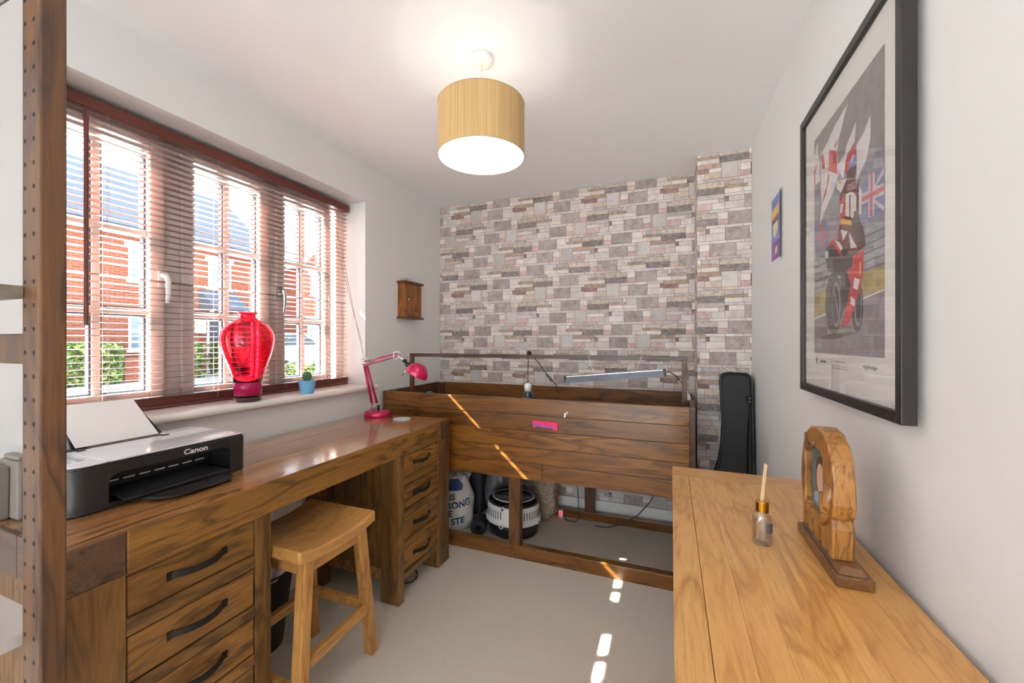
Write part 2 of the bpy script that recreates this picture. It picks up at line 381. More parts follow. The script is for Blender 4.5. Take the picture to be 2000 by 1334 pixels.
MB().box(XL, PX, YB - .016, YB, 0, .115).build('x', 'gloss_white', None, .004).name = 'baseboard_back'
struct(bpy.data.objects['baseboard_back'])
struct(MB().box(XL, XL + .016, YN, YB - .016, 0, .125).build('baseboard_left', 'gloss_white', None, .004))
struct(MB().box(XR - .016, XR, YN, PY, 0, .125).build('baseboard_right', 'gloss_white', None, .004))

# stone-effect wallpaper: every printed stone its own thin piece
ST = {'grey': stone('stone_grey', (174, 162, 159), (146, 134, 132), (196, 185, 181), 26),
      'dark': stone('stone_dark', (142, 133, 131), (104, 96, 96), (176, 166, 162), 60),
      'cream': stone('stone_cream', (230, 221, 213), (210, 198, 189), (240, 234, 228), 18),
      'white': stone('stone_white', (222, 213, 209), (200, 190, 186), (236, 230, 227), 22),
      'lilac': stone('stone_lilac', (196, 185, 184), (166, 154, 155), (216, 207, 205), 34),
      'tan': stone('stone_tan', (180, 156, 138), (148, 124, 108), (204, 186, 170), 40),
      'speck': stone('stone_speckled', (206, 193, 180), (156, 143, 135), (226, 216, 206), 60),
      'pink': stone('stone_pink', (208, 182, 177), (190, 154, 150), (224, 206, 201), 40),
      'square': stone('stone_pale_square', (208, 203, 200), (194, 189, 187), (218, 212, 207), 14),
      'rust': stone('stone_rust', (156, 124, 117), (128, 96, 91), (180, 150, 142), 40),
      'warm': stone('stone_warm', (214, 196, 182), (196, 170, 154), (226, 212, 200), 36)}
STK = list(ST)
def rowA(mir):
    q = [(0, 228, 0, .8, 'grey'), (228, 385, 0, .3, 'cream'), (385, 540, 0, .3, 'cream'), (228, 345, .3, .8, 'white'), (345, 540, .3, .5, 'tan'),
         (380, 540, .5, .8, 'lilac'), (345, 380, .5, .8, 'cream'), (540, 790, .42, .8, 'speck'), (540, 790, 0, .42, 'dark'),
         (790, 880, .35, .8, 'cream'), (790, 880, 0, .35, 'pink'), (0, 150, .8, 1, 'white'), (150, 300, .8, 1, 'white'), (300, 420, .8, 1, 'white'),
         (420, 560, .8, 1, 'warm'), (560, 720, .8, 1, 'lilac'), (720, 880, .8, 1, 'white')]
    return [((880 - b_, 880 - a, c, d, e) if mir else (a, b_, c, d, e)) for a, b_, c, d, e in q]
def rowB(mir, v=0):
    q = [(0, 205, 0, .8, 'grey'), (205, 290, .35, .8, 'cream'), (205, 290, 0, .35, 'pink'), (290, 310, 0, 1, 'warm'), (310, 452, 0, 1, 'square'),
         (452, 712, .7, 1, 'lilac' if v == 0 else 'tan'), (452, 660, .42, .7, 'white'), (660, 712, .42, .7, 'lilac'), (452, 600, 0, .42, 'pink' if v < 2 else 'warm'), (600, 712, 0, .42, 'white'),
         (712, 745, .48, .75, 'rust'), (745, 880, .48, .8, 'white'), (712, 745, .75, .8, 'white'), (712, 880, 0, .48, 'white'),
         (0, 150, .8, 1, 'white'), (150, 290, .8, 1, 'white'), (712, 880, .8, 1, 'white')]
    if v == 2: q[6] = (452, 560, .42, .7, 'white'); q[7] = (560, 712, .42, .7, 'rust')
    return [((880 - b_, 880 - a, c, d, e) if mir else (a, b_, c, d, e)) for a, b_, c, d, e in q]
ROWS = [(rowA(0), 830), (rowB(1, 2), 80), (rowA(1), 195), (rowB(0, 0), 705), (rowA(0), 565), (rowB(0, 1), 540), (rowA(0), 405)]
PW, RH = .521, .0885
def stones(s0, s1, z0, z1, phase):
    """rectangles (s, z, type) of the printed pattern clipped to a strip of wall"""
    out = []; k = PW / 880; ztop = ZC + .03
    for ri in range(27):
        zt = ztop - ri * RH; zb = zt - RH; row, off = ROWS[ri % 7]
        for per in range(-2, 7):
            for a, b_, c, d, t in row:
                x0 = phase + (off + a) * k + per * PW - PW; x1 = x0 + (b_ - a) * k
                q0 = max(x0, s0); q1 = min(x1, s1); y0 = max(zb + c * RH, z0); y1 = min(zb + d * RH, z1)
                if q1 - q0 > .006 and y1 - y0 > .006: out.append((q0, q1, y0, y1, t))
    return out
G = .0009
def put_stones(parent, rects, place, n_single):
    rects = sorted(rects, key=lambda r: -((r[1] - r[0]) * (r[3] - r[2]) + (1 if r[3] > .82 else 0)))
    cache = {}
    rest = MB()
    for i, (a, b_, c, d, t) in enumerate(rects):
        h = .0016 + .0007 * ((i * 7) % 5) / 5
        w, hh = b_ - a - 2 * G, d - c - 2 * G
        if i < n_single:
            key = (t, round(w, 4), round(hh, 4))
            if key not in cache:
                m = MB(); place(m, -w / 2, w / 2, -hh / 2, hh / 2, h, 0, True); o = m.build('stone', ST[t], parent)
                cache[key] = o.data
            else:
                o = bpy.data.objects.new('stone', cache[key]); COL.objects.link(o); o.parent = parent
            o.location = place(None, (a + b_) / 2, 0, (c + d) / 2, 0, 0, 0, False)
        else: place(rest, a + G, b_ - G, c + G, d - G, h, STK.index(t), None)
    if rest.v: tag(rest.build('small_stones', [ST[k] for k in STK], parent), kind='stuff')
def on_back(m, s0, s1, z0, z1, h, mi, loc):
    if loc is False: return (s0, YB, z0)
    y = 0 if loc else YB
    m.box(s0, s1, y - h, y, z0, z1, mi)
def on_pier(m, s0, s1, z0, z1, h, mi, loc):
    if loc is False: return (s0, PY, z0)
    y = 0 if loc else PY
    m.box(s0, s1, y - h, y, z0, z1, mi)
PH = XL - .02
put_stones(wall_back, stones(XL, PX, .115, ZC, PH), on_back, 250)
put_stones(wall_pier, stones(PX - .001, XR, .115, ZC, PH + .16), on_pier, 50)
b = MB()
for a, b_, c, d, t in stones(PY, YB, .115, ZC, 2.31): b.box(PX - .0016, PX, a + G, b_ - G, c + G, d - G, STK.index(t))
tag(b.build('small_stones', [ST[k] for k in STK], wall_pier), kind='stuff')

# window board (sill) with a rounded nose
SZ = .950
pr = [(-1.93, SZ - .034), (-1.70, SZ - .034)] + [(-1.703 + .017 * math.cos(a), SZ - .017 + .017 * math.sin(a)) for a in [(-PI / 2 + PI * k / 8) for k in range(9)]] + [(-1.93, SZ)]
o = MB()
o.prism([(x, z) for x, z in pr], 'y', WY0 - .02, 2.035); ob = o.build('trim_1', 'gloss_white'); shade(ob, 50); struct(ob)

# window: outer frame, three casements of six panes each
XF0, XF1 = -1.965, -1.905
win = bpy.data.objects.new('window_1', None); COL.objects.link(win); win.location = (-1.93, 1.235, WZ0); ORG['window_1'] = Vector(win.location); struct(win)
b = MB(); b.box(XF0, XF1, WY0, WY0 + .06, WZ0, WZ1); b.box(XF0, XF1, WY1 - .06, WY1, WZ0, WZ1); b.box(XF0, XF1, WY0 + .06, WY1 - .06, WZ0, WZ0 + .05); b.box(XF0, XF1, WY0 + .06, WY1 - .06, WZ1 - .06, WZ1)
b.build('window_frame', 'upvc', win, .004)
for y in (1.035, 1.48): MB().box(XF0, XF1, y - .03, y + .03, WZ0 + .05, WZ1 - .06).build('mullion', 'upvc', win, .004)
GZ0, GZ1 = 1.02, 1.945
for y0, y1, hy in ((.655, .955, .99), (1.115, 1.41, None), (1.55, 1.81, 1.51)):
    XS1 = XF1 + .012
    cs = MB(); e = .05; sy0, sy1 = y0 - e, y1 + e
    cs.box(XF0 + .005, XS1, sy0, y0, GZ0 - .05, GZ1 + .05); cs.box(XF0 + .005, XS1, y1, sy1, GZ0 - .05, GZ1 + .05)
    cs.box(XF0 + .005, XS1, y0, y1, GZ0 - .05, GZ0); cs.box(XF0 + .005, XS1, y0, y1, GZ1, GZ1 + .05)
    case = cs.build('casement', 'upvc', win, .005)
    ym = (y0 + y1) / 2
    MB().box(-1.950, -1.915, ym - .012, ym + .012, GZ0, GZ1).build('glazing_bar', 'upvc', case, .003)
    for z in (1.328, 1.637): MB().box(-1.950, -1.914, y0, y1, z - .012, z + .012).build('glazing_bar', 'upvc', case, .003)
    sp = MB()
    for a, c in ((y0, ym - .012), (ym + .012, y1)):
        for zz0, zz1 in ((GZ0, 1.316), (1.340, 1.625), (1.649, GZ1)):
            sp = MB(); g = .006
            sp.box(-1.945, -1.925, a, a + g, zz0, zz1); sp.box(-1.945, -1.925, c - g, c, zz0, zz1); sp.box(-1.945, -1.925, a + g, c - g, zz0, zz0 + g); sp.box(-1.945, -1.925, a + g, c - g, zz1 - g, zz1)
            s_ = sp.build('pane_spacer', 'spacer', case)
            MB().box(-1.937, -1.934, a, c, zz0, zz1).build('pane', 'pane', case)
    if hy:
        h = MB(); h.box(XS1, XS1 + .012, hy - .012, hy + .012, 1.43, 1.50); h.cyl((XS1 + .012, hy, 1.475), (XS1 + .035, hy, 1.475), .010, None, 12)
        h.tube([(XS1 + .035, hy, 1.475), (XS1 + .04, hy + .004, 1.45), (XS1 + .034, hy + .008, 1.40), (XS1 + .03, hy + .006, 1.365)], [.010, .010, .009, .007], 10)
        shade(h.build('window_handle', 'chrome' if hy > 1.2 else 'white_plastic', case))
# ------------------------------------------------------------------ outside the window
def brickmat(name, c1, c2, mortar, axis):
    m, nt, b, out = newmat(name); L = nt.links.new
    tc = N(nt, 'ShaderNodeTexCoord'); sp = N(nt, 'ShaderNodeSeparateXYZ'); cb = N(nt, 'ShaderNodeCombineXYZ')
    L(tc.outputs['Object'], sp.inputs[0]); L(sp.outputs['Y' if axis == 'y' else 'X'], cb.inputs[0]); L(sp.outputs['Z'], cb.inputs[1])
    br = N(nt, 'ShaderNodeTexBrick'); setin(br, Scale=1.0, Mortar_Size=.006, Brick_Width=.225, Row_Height=.075)
    br.inputs['Color1'].default_value = lin(c1); br.inputs['Color2'].default_value = lin(c2); br.inputs['Mortar'].default_value = lin(mortar)
    L(cb.outputs[0], br.inputs['Vector']); L(br.outputs['Color'], b.inputs['Base Color']); b.inputs['Roughness'].default_value = .9
    return m
M['brick_y'] = brickmat('house_brick', (146, 74, 50), (128, 60, 40), (150, 124, 106), 'y')
M['brick_x'] = brickmat('house_brick_side', (160, 90, 56), (146, 76, 46), (160, 134, 112), 'x')
M['slate'] = mat('roof_slate', (92, 102, 116), .8, c2=(76, 84, 98), nscale=8)
M['stone_lintel'] = mat('lintel_stone', (222, 212, 196), .8)
M['house_glass'] = mat('house_window_glass', (120, 138, 152), .08, spec=.9)
M['navy'] = mat('navy_door', (40, 50, 66), .4)
M['leaf'] = mat('hedge_leaf', (92, 122, 48), .5, c2=(54, 84, 32), nscale=3)
M['leaf2'] = mat('variegated_leaf', (176, 186, 112), .5, c2=(132, 156, 70), nscale=5)
M['twig'] = mat('hedge_twigs', (66, 76, 44), .9)
M['road'] = mat('pale_concrete', (206, 203, 198), .9, c2=(188, 185, 180), nscale=3)
M['paving'] = mat('paving', (186, 182, 176), .9, c2=(166, 162, 156), nscale=4)
M['car'] = mat('silver_car_paint', (196, 202, 210), .2, metal=.6, coat=.8)
M['car_glass'] = mat('car_glass', (44, 52, 60), .05, spec=.8)
M['tyre'] = mat('tyre_rubber', (34, 34, 36), .8)
M['plate'] = mat('yellow_number_plate', (226, 196, 60), .4)
M['lamp_glass'] = mat('car_lamp', (180, 60, 50), .2)
GZ = .05
struct(MB().box(-60, XO - .02, -40, 60, GZ - .2, GZ).build('ground', 'road'))
struct(MB().box(-15.4, -12.6, -10, 40, GZ - .1, GZ + .06).build('pavement', 'paving'))

def house_window(root, y0, y1, z0, z1, x, nv=2, nh=3):
    f = MB(); t = .06
    f.box(x, x + .04, y0, y0 + t, z0, z1); f.box(x, x + .04, y1 - t, y1, z0, z1); f.box(x, x + .04, y0 + t, y1 - t, z0, z0 + t); f.box(x, x + .04, y0 + t, y1 - t, z1 - t, z1)
    for k in range(1, nv): y = y0 + (y1 - y0) * k / nv; f.box(x, x + .03, y - .015, y + .015, z0 + t, z1 - t)
    for k in range(1, nh): z = z0 + (z1 - z0) * k / nh; f.box(x, x + .03, y0 + t, y1 - t, z - .015, z + .015)
    w = f.build('window', 'upvc', root)
    MB().box(x - .01, x + .005, y0 + t, y1 - t, z0 + t, z1 - t).build('pane', 'house_glass', w)
    MB().box(x, x + .03, y0 - .1, y1 + .1, z1, z1 + .2).build('lintel', 'stone_lintel', w)
    MB().box(x, x + .07, y0 - .05, y1 + .05, z0 - .08, z0).build('sill', 'stone_lintel', w)
HX = -15.5
hs = thing('house', (HX - 3, 8, GZ), 'red brick terraced house with slate roof seen through the left and middle casements', 'house')
MB().box(HX - 6, HX, 1, 12.1, GZ, 4.6).build('wall', 'brick_y', hs)
r_ = MB(); r_.hexa([(HX - 6.3, .7, 4.6), (HX + .35, .7, 4.55), (HX + .35, 12.1, 4.55), (HX - 6.3, 12.1, 4.6), (HX - 3.1, .7, 7.4), (HX - 3.0, .7, 7.4), (HX - 3.0, 12.1, 7.4), (HX - 3.1, 12.1, 7.4)])
r_.build('roof', 'slate', hs)
MB().box(HX + .28, HX + .4, .7, 12.1, 4.42, 4.58).build('gutter', 'upvc', hs)
for y0, y1, z0, z1 in ((7.25, 8.25, 3.1, 4.1), (7.25, 8.25, .95, 2.05), (9.55, 10.35, 3.15, 4.1), (4.6, 5.6, 3.1, 4.1), (4.6, 5.6, .95, 2.05), (10.9, 11.7, .95, 2.05)):
    house_window(hs, y0, y1, z0, z1, HX, 3, 4)
MB().box(HX, HX + .05, 9.5, 10.35, GZ, 2.1).build('door_surround', 'upvc', hs)
d = MB().box(HX + .03, HX + .09, 9.58, 9.98, GZ + .1, 2.02).build('door', 'navy', hs)
MB().box(HX + .09, HX + .12, 9.9, 9.94, .95, 1.1).build('door_handle', 'chrome', d)
cn = MB(); cn.hexa([(HX, 9.25, 2.35), (HX + .9, 9.25, 2.35), (HX + .9, 10.5, 2.35), (HX, 10.5, 2.35), (HX, 9.25, 3.05), (HX + .05, 9.25, 3.05), (HX + .05, 10.5, 3.05), (HX, 10.5, 3.05)])
cn.build('door_canopy', 'slate', hs)
for y in (9.32, 10.43): MB().bar((HX + .02, y, 1.9), (HX + .8, y, 2.4), .07, .07).build('canopy_bracket', 'upvc', hs)
MB().box(HX, HX + .15, 9.1, 9.4, 1.5, 1.95).build('meter_box', 'stone_lintel', hs)
h2 = thing('house', (HX - 2, 15.5, GZ), 'orange brick house with white gable verges at the far end of the street', 'house')
MB().box(HX - 5, HX + 1.2, 12.4, 18.6, GZ, 4.4).build('wall', 'brick_y', h2)
g = MB(); g.prism([(12.4, 4.4), (18.6, 4.4), (15.5, 7.6)], 'x', HX - 5, HX + 1.2); g.build('gable', 'brick_y', h2)
for a, c in (((12.1, 4.2), (15.5, 7.75)), ((18.9, 4.2), (15.5, 7.75))):
    q = MB(); q.hexa([(HX - 5.2, a[0], a[1]), (HX + 1.4, a[0], a[1]), (HX + 1.4, c[0], c[1]), (HX - 5.2, c[0], c[1]), (HX - 5.2, a[0], a[1] + .15), (HX + 1.4, a[0], a[1] + .15), (HX + 1.4, c[0], c[1] + .15), (HX - 5.2, c[0], c[1] + .15)])
    q.build('roof', 'slate', h2)
    q = MB(); q.hexa([(HX + 1.4, a[0], a[1] - .1), (HX + 1.46, a[0], a[1] - .1), (HX + 1.46, c[0], c[1] - .1), (HX + 1.4, c[0], c[1] - .1), (HX + 1.4, a[0], a[1] + .15), (HX + 1.46, a[0], a[1] + .15), (HX + 1.46, c[0], c[1] + .15), (HX + 1.4, c[0], c[1] + .15)])
    q.build('verge_board', 'upvc', h2)
house_window(h2, 12.9, 13.7, 3.2, 4.1, HX + 1.2, 2, 3); house_window(h2, 12.75, 13.6, .95, 2.1, HX + 1.2, 3, 4); house_window(h2, 15.2, 16.2, 3.2, 4.1, HX + 1.2, 2, 3)

def hedge(name, x0, x1, y0, y1, z0, z1, n, label, mi):
    root = thing(name, ((x0 + x1) / 2, (y0 + y1) / 2, z0), label, 'hedge', 'hedges across the street')
    c = MB(); k = .06; c.box(x0 + k, x1 - k, y0 + k, y1 - k, z0, z1 - k); c.build('twigs', 'twig', root)
    b = MB(); rnd = random.Random(len(label))
    for i in range(n):
        f = rnd.random()
        if f < .6: p = Vector((x1 + rnd.uniform(-.07, .05), rnd.uniform(y0, y1), rnd.uniform(z0, z1)))
        elif f < .9: p = Vector((rnd.uniform(x0, x1), rnd.uniform(y0, y1), z1 + rnd.uniform(-.07, .06)))
        else: p = Vector((rnd.uniform(x0, x1), rnd.choice((y0, y1)), rnd.uniform(z0, z1)))
        a = Vector((rnd.uniform(-1, 1), rnd.uniform(-1, 1), rnd.uniform(-.6, 1))).normalized() * rnd.uniform(.05, .1)
        s_ = a.cross(Vector((rnd.uniform(-1, 1), rnd.uniform(-1, 1), rnd.uniform(-1, 1)))).normalized() * a.length * .45
        b.poly([p - a, p + s_, p + a, p - s_], 1 if rnd.random() < mi else 0)
    tag(b.build('leaves', ['leaf', 'leaf2'], root, flip=False), kind='stuff')
hedge('hedge', -14.3, -13.4, 4.2, 6.15, .1, 1.12, 2600, 'green and cream variegated hedge left of the low brick pier', .45)
hedge('hedge', -14.3, -13.4, 7.25, 8.15, .1, 1.10, 1300, 'green hedge between the low brick pier and the front path', .3)
hedge('hedge', -14.3, -13.4, 8.8, 10.6, .1, 1.08, 1800, 'clipped green hedge below the navy front door', .06)
hedge('hedge', -10.4, -9.8, 8.0, 10.2, .1, .52, 1500, 'low bright hedge in front of the parked car', .4)
tag(MB().box(-14.0, -13.6, 6.3, 7.1, GZ, .75).build('brick_pier', 'brick_y'), 'low red brick garden pier standing between two hedges', 'wall')
# parked car seen from behind at an angle
cr = thing('car', (-12.0, 10.2, GZ), 'silver car with yellow rear plate parked beyond the hedge', 'car')
pf = [(8.25, .45), (8.2, .75), (8.35, 1.05), (8.75, 1.45), (9.9, 1.5), (10.7, 1.1), (11.8, .95), (12.1, .7), (12.1, .45)]
bd = MB(); bd.prism(pf, 'x', -12.8, -11.2); bd.build('body', 'car', cr, .08)
MB().prism([(8.42, 1.08), (8.78, 1.40), (9.85, 1.44), (10.5, 1.1)], 'x', -11.21, -11.185).build('side_windows', 'car_glass', cr)
MB().hexa([(-12.6, 8.325, 1.07), (-11.4, 8.325, 1.07), (-11.4, 8.34, 1.09), (-12.6, 8.34, 1.09), (-12.5, 8.70, 1.42), (-11.5, 8.70, 1.42), (-11.5, 8.74, 1.45), (-12.5, 8.74, 1.45)]).build('rear_window', 'car_glass', cr)
MB().box(-12.25, -11.75, 8.18, 8.2, .68, .8).build('number_plate', 'plate', cr)
for x in (-12.7, -11.45): MB().box(x, x + .2, 8.19, 8.25, .82, 1.0).build('tail_lamp', 'lamp_glass', cr)
for y in (9.0, 11.3):
    for x in (-12.75, -11.3): MB().cyl((x, y, GZ + .31), (x + .18, y, GZ + .31), .31, None, 20).build('wheel', 'tyre', cr)

# ------------------------------------------------------------------ venetian blind
XB = -1.862
BY0, BY1 = .615, 1.952
bl = thing('venetian_blind', (XB, 1.236, SZ), 'mahogany venetian blind hanging open in the window recess', 'blind')
MB().box(XB - .022, XB + .022, BY0, BY1, 2.008, 2.048).build('headrail', 'slat_dark', bl, .003)
PITCH, SW = .0235, .0264
z = .998; first = None; ns = 0; slats = []
while z < 2.0: slats.append(z); z += PITCH
me_s = MB(); 
def slat_fn(u, v): 
    x = (u - .5) * SW; return (x, BY0 + .004 + v * (BY1 - BY0 - .008), .0022 - .0022 * (2 * u - 1) ** 2)
def slat_pts(th):
    q = []
    for k in range(7): x = (k / 6 - .5) * SW; q.append((x, .0024 * (1 - (2 * k / 6 - 1) ** 2)))
    return q + [(x, z_ - th) for x, z_ in reversed(q)]
sb = MB(); sb.prism(slat_pts(.0007), 'y', BY0 + .004 - 1.236, BY1 - .004 - 1.236)
so = sb.build('slat', 'slat', None); shade(so, 50)
so.parent = bl
for i, zz in enumerate(slats):
    o = so if i == 0 else so.copy()
    if i: COL.objects.link(o); o.parent = bl
    o.location = (0, 0, zz - SZ)
    o.rotation_euler = (0, math.radians(-2), 0)
    if abs(zz - 1.464) < PITCH / 2: o.location = (0, 0, zz - PITCH + .0042 - SZ)      # one slat has slipped onto its neighbour
MB().box(XB - .013, XB + .013, BY0 + .002, BY1 - .002, SZ + .001, SZ + .016).build('bottom_rail', 'slat_dark', bl, .004)
st_ = MB()
for k in range(9): st_.box(XB - .0135, XB + .0135, BY0 + .003, BY1 - .003, SZ + .018 + k * .0028, SZ + .0200 + k * .0028)
st_.build('stacked_slats', 'slat_dark', bl)
for y in (.805, 1.18, 1.52, 1.80):
    c = MB()
    for x in (XB - .0145, XB + .0145): c.cyl((x, y, SZ + .02), (x, y, 2.01), .0007, None, 5)
    c.cyl((XB, y + .012, SZ + .01), (XB, y + .012, 2.01), .0007, None, 5)
    c.build('ladder_cord', 'cord', bl)
wd = MB(); wd.cyl((XB + .035, .742, 1.268), (XB + .035, .742, 1.972), .0065, None, 10); wd.cyl((XB + .033, .742, 1.972), (XB + .028, .742, 2.01), .003, .002, 8)
shade(wd.build('tilt_wand', 'slat_dark', bl))
pc = MB(); pc.tube([(XB + .02, 1.80, 2.008), (XB + .05, 1.86, 1.75), (-1.775, 1.915, 1.40), (-1.735, 1.945, 1.16), (-1.715, 1.957, 1.06)], .0011, 6)
pc.tube([(XB + .02, 1.77, 2.008), (XB + .045, 1.835, 1.76), (-1.778, 1.905, 1.42), (-1.735, 1.945, 1.2)], .0009, 6)
pc.build('pull_cord', 'cord_red', bl)
# ------------------------------------------------------------------ desk
DX0, DX1, DY0, DY1, DZ = -1.70, -1.155, .436, 1.98, .78
dk = thing('desk', ((DX0 + DX1) / 2, (DY0 + DY1) / 2, 0), 'dark oak twin pedestal desk standing under the window', 'desk')
MB().box(-1.358, DX1, .539, 1.893, .682, DZ).build('top_front_beam', 'desk', dk, .003)
for x0, x1 in ((-1.530, -1.360), (DX0, -1.532)):
    MB().box(x0, x1, DY0 + .013, DY1, .74, DZ).build('top_board', 'desk_top', dk, .002)
MB().box(-1.3575, -1.158, DY0 + .003, DY1 - .003, DZ, DZ + .0006).build('top_board', 'desk_top', dk)
for y0, y1 in ((DY0, .538), (1.894, DY1)):
    MB().box(-1.358, DX1, y0, y1, .682, DZ).build('corner_block', 'desk_dark', dk, .003)
MB().box(DX0, -1.3585, DY0, DY0 + .0125, .682, DZ).build('end_rail', 'desk_dark', dk, .002)
def leg(x0, x1, y0, y1, z1=.682): return MB().box(x0, x1, y0, y1, 0, z1).build('leg', 'desk_z', dk, .003)
for (y0, y1) in ((DY0, .538), (.846, .897), (1.529, 1.571), (1.868, DY1)): leg(-1.26, DX1, y0, y1)
for (y0, y1) in ((DY0, .538), (.846, .897), (1.505, 1.571), (1.868, DY1)): leg(DX0, DX0 + .10, y0, y1, .74)
for yl, yr, s0, s1 in ((.538, .846, .46, .872), (1.571, 1.868, 1.548, 1.93)):
    for y in (s0, s1):                                   # framed side panels of upright boards
        for k in range(4):
            xa = -1.60 + k * .085; MB().box(xa + .001, xa + .084, y - .006, y + .006, .15, .74 if k else .74).build('side_board', 'desk_z', dk, .001)
        MB().box(-1.60, -1.26, y - .012, y + .012, .10, .15).build('side_rail', 'desk', dk, .002)
    MB().box(-1.69, -1.675, yl, yr, .12, .74).build('back_panel', 'desk_z', dk)
    for z0, z1 in ((.100, .133), (.246, .278), (.391, .423), (.536, .576)):
        MB().box(-1.25, DX1 - .002, yl, yr, z0, z1).build('drawer_rail', 'desk', dk, .002)
    MB().box(-1.25, DX1 - .004, yl, yr, .676, .682).build('drawer_rail', 'desk', dk)
    proto = None
    for i, (z0, z1) in enumerate(((.579, .674), (.427, .532), (.282, .387), (.137, .242))):
        yc = (yl + yr) / 2; zc = (z0 + z1) / 2 + .003
        dr = MB().box(-1.185, DX1 - .005, yl + .003, yr - .003, z0, z1).build('drawer', 'drawer', dk, .002)
        hw = .066; arc = []
        for k in range(13):
            t = -1 + k / 6; arc.append((DX1 - .006 + .030 * (1 - .92 * t * t), yc + hw * t))
        hb = MB(); zh = .008
        for k in range(12):
            (xa, ya), (xb, yb) = arc[k], arc[k + 1]; th = .004
            hb.hexa([(xa - th, ya, zc - zh), (xa, ya, zc - zh), (xb, yb, zc - zh), (xb - th, yb, zc - zh), (xa - th, ya, zc + zh), (xa, ya, zc + zh), (xb, yb, zc + zh), (xb - th, yb, zc + zh)])
        for s in (-1, 1): hb.box(DX1 - .006, DX1 - .002, yc + s * hw - .007, yc + s * hw + .007, zc - .010, zc + .010)
        hb.build('handle', 'steel_dark', dr)
# ------------------------------------------------------------------ sideboard
SX0, SX1, SY0, SY1, SZT = .005, .405, .20, 1.628, .748
sb_ = thing('sideboard', ((SX0 + SX1) / 2, .9, 0), 'honey oak sideboard along the white wall on the right', 'sideboard')
TH = .024
MB().prism(rrect(SX0, SX1, SY1 - .11, SY1, (0, .03, .006, 0)), 'z', SZT - TH, SZT).build('top_end_board', 'oak_x', sb_, .004)
MB().prism(rrect(SX0, SX1, SY0, SY0 + .11, (.03, 0, 0, .006)), 'z', SZT - TH, SZT).build('top_end_board', 'oak_x', sb_, .004)
xs = [SX0, SX0 + .052, .115, .165, .228, .288, .342, SX1]
for k in range(7):
    MB().box(xs[k] + (.0005 if k == 1 else .00005), xs[k + 1] - (.0005 if k == 0 else .00005), SY0 + .1102, SY1 - .1102, SZT - TH, SZT - (.0003 if k % 2 else 0)).build('top_board', 'oak', sb_, .0006 if k < 2 else .0002)
MB().box(.050, .40, SY0 + .02, SY1 - .02, .07, SZT - TH).build('carcass', 'oak_z', sb_, .003)
for x in (.052, .355):
    for y in (SY0 + .02, SY1 - .065): MB().box(x, x + .045, y, y + .045, 0, .07).build('foot', 'oak_z', sb_, .003)
w3 = (SY1 - SY0 - .06) / 3
for k in range(3):
    y0 = SY0 + .03 + k * w3
    d_ = MB().box(.038, .050, y0 + .004, y0 + w3 - .004, .58, .715).build('drawer', 'oak', sb_, .003)
    MB().lathe([(.0, 0), (.008, 0), (.006, .008), (.014, .016), (.012, .022), (0, .024)], (0, 0, 0), 16).xf(Matrix.Translation((.038, y0 + w3 / 2, .648)) @ Matrix.Rotation(-PI / 2, 4, 'Y')).build('knob', 'oak_x', d_, smooth=True)
    d_ = MB().box(.038, .050, y0 + .004, y0 + w3 - .004, .085, .572).build('door', 'oak_z', sb_, .003)
    MB().box(.034, .040, y0 + .065, y0 + w3 - .065, .15, .51).build('door_panel', 'oak_z', d_, .004)
    MB().lathe([(.0, 0), (.008, 0), (.006, .008), (.014, .016), (.012, .022), (0, .024)], (0, 0, 0), 16).xf(Matrix.Translation((.038, y0 + .035, .36)) @ Matrix.Rotation(-PI / 2, 4, 'Y')).build('knob', 'oak_x', d_, smooth=True)
# ------------------------------------------------------------------ wooden vivarium on a floor frame
TX0, TX1, TY0, TY1 = -1.715, .110, 2.11, 2.785
tk = thing('vivarium', (-.8, 2.45, 0), 'long brown pine plank enclosure raised on a floor frame before the stone wallpaper', 'enclosure')
zs = [.450, .540, .628, .720, .808, .898]
for k in range(5):
    if k == 0:                                           # the lowest course is jointed at the middle post
        for x0, x1 in ((TX0 + .02, -.652), (-.651, TX1 - .026)): MB().box(x0, x1, TY0, TY0 + .018, zs[0], zs[1] - .0015).build('plank', 'pine', tk, .002)
    else: MB().box(TX0 + .02, TX1 - .026, TY0 - (.003 if k == 4 else 0), TY0 + .018, zs[k], zs[k + 1] - .0015).build('plank', 'pine', tk, .002)
    MB().box(TX0 + .02, TX1 - .02, TY1 - .018, TY1, zs[k], zs[k + 1] - .0015).build('back_plank', 'pine', tk, .002)
    for x in (TX0, TX1 - .02): MB().box(x, x + .02, TY0 + .018, TY1 - .018, zs[k], zs[k + 1] - .0015).build('end_plank', 'pine_y', tk, .002)
MB().box(TX1 - .026, TX1, TY0 - .006, TY0 + .018, .45, .898).build('corner_post', 'pine_dark', tk, .002)
MB().box(TX0, TX0 + .02, TY0 - .004, TY0 + .018, .45, .898).build('corner_post', 'pine_z', tk, .002)
MB().box(TX0, TX1, TY0 + .018, TY1, .452, .466).build('bottom_panel', 'pine', tk)
for x in (TX0 + .02, TX1 - .065):
    for y in (TY0 + .019, TY1 - .064): MB().box(x, x + .045, y, y + .045, .466, .893).build('corner_batten', 'pine_z', tk, .002)
MB().box(TX0 + .03, TX1 - .02, TY0 + .002, TY0 + .048, 0, .072).build('floor_rail', 'pine', tk, .003)
MB().box(TX0 + .03, TX1 - .02, TY1 - .045, TY1, 0, .055).build('floor_rail', 'pine', tk, .003)
for x in (TX0 + .03, TX1 - .065): MB().box(x, x + .045, TY0 + .048, TY1 - .045, 0, .072).build('floor_rail', 'pine_y', tk, .003)
for x, y in ((-.85, TY0 + .004), (TX0 + .03, TY0 + .004), (TX1 - .07, TY0 + .004)): MB().box(x, x + .068, y, y + .045, .072, .45).build('leg', 'pine_z', tk, .002)
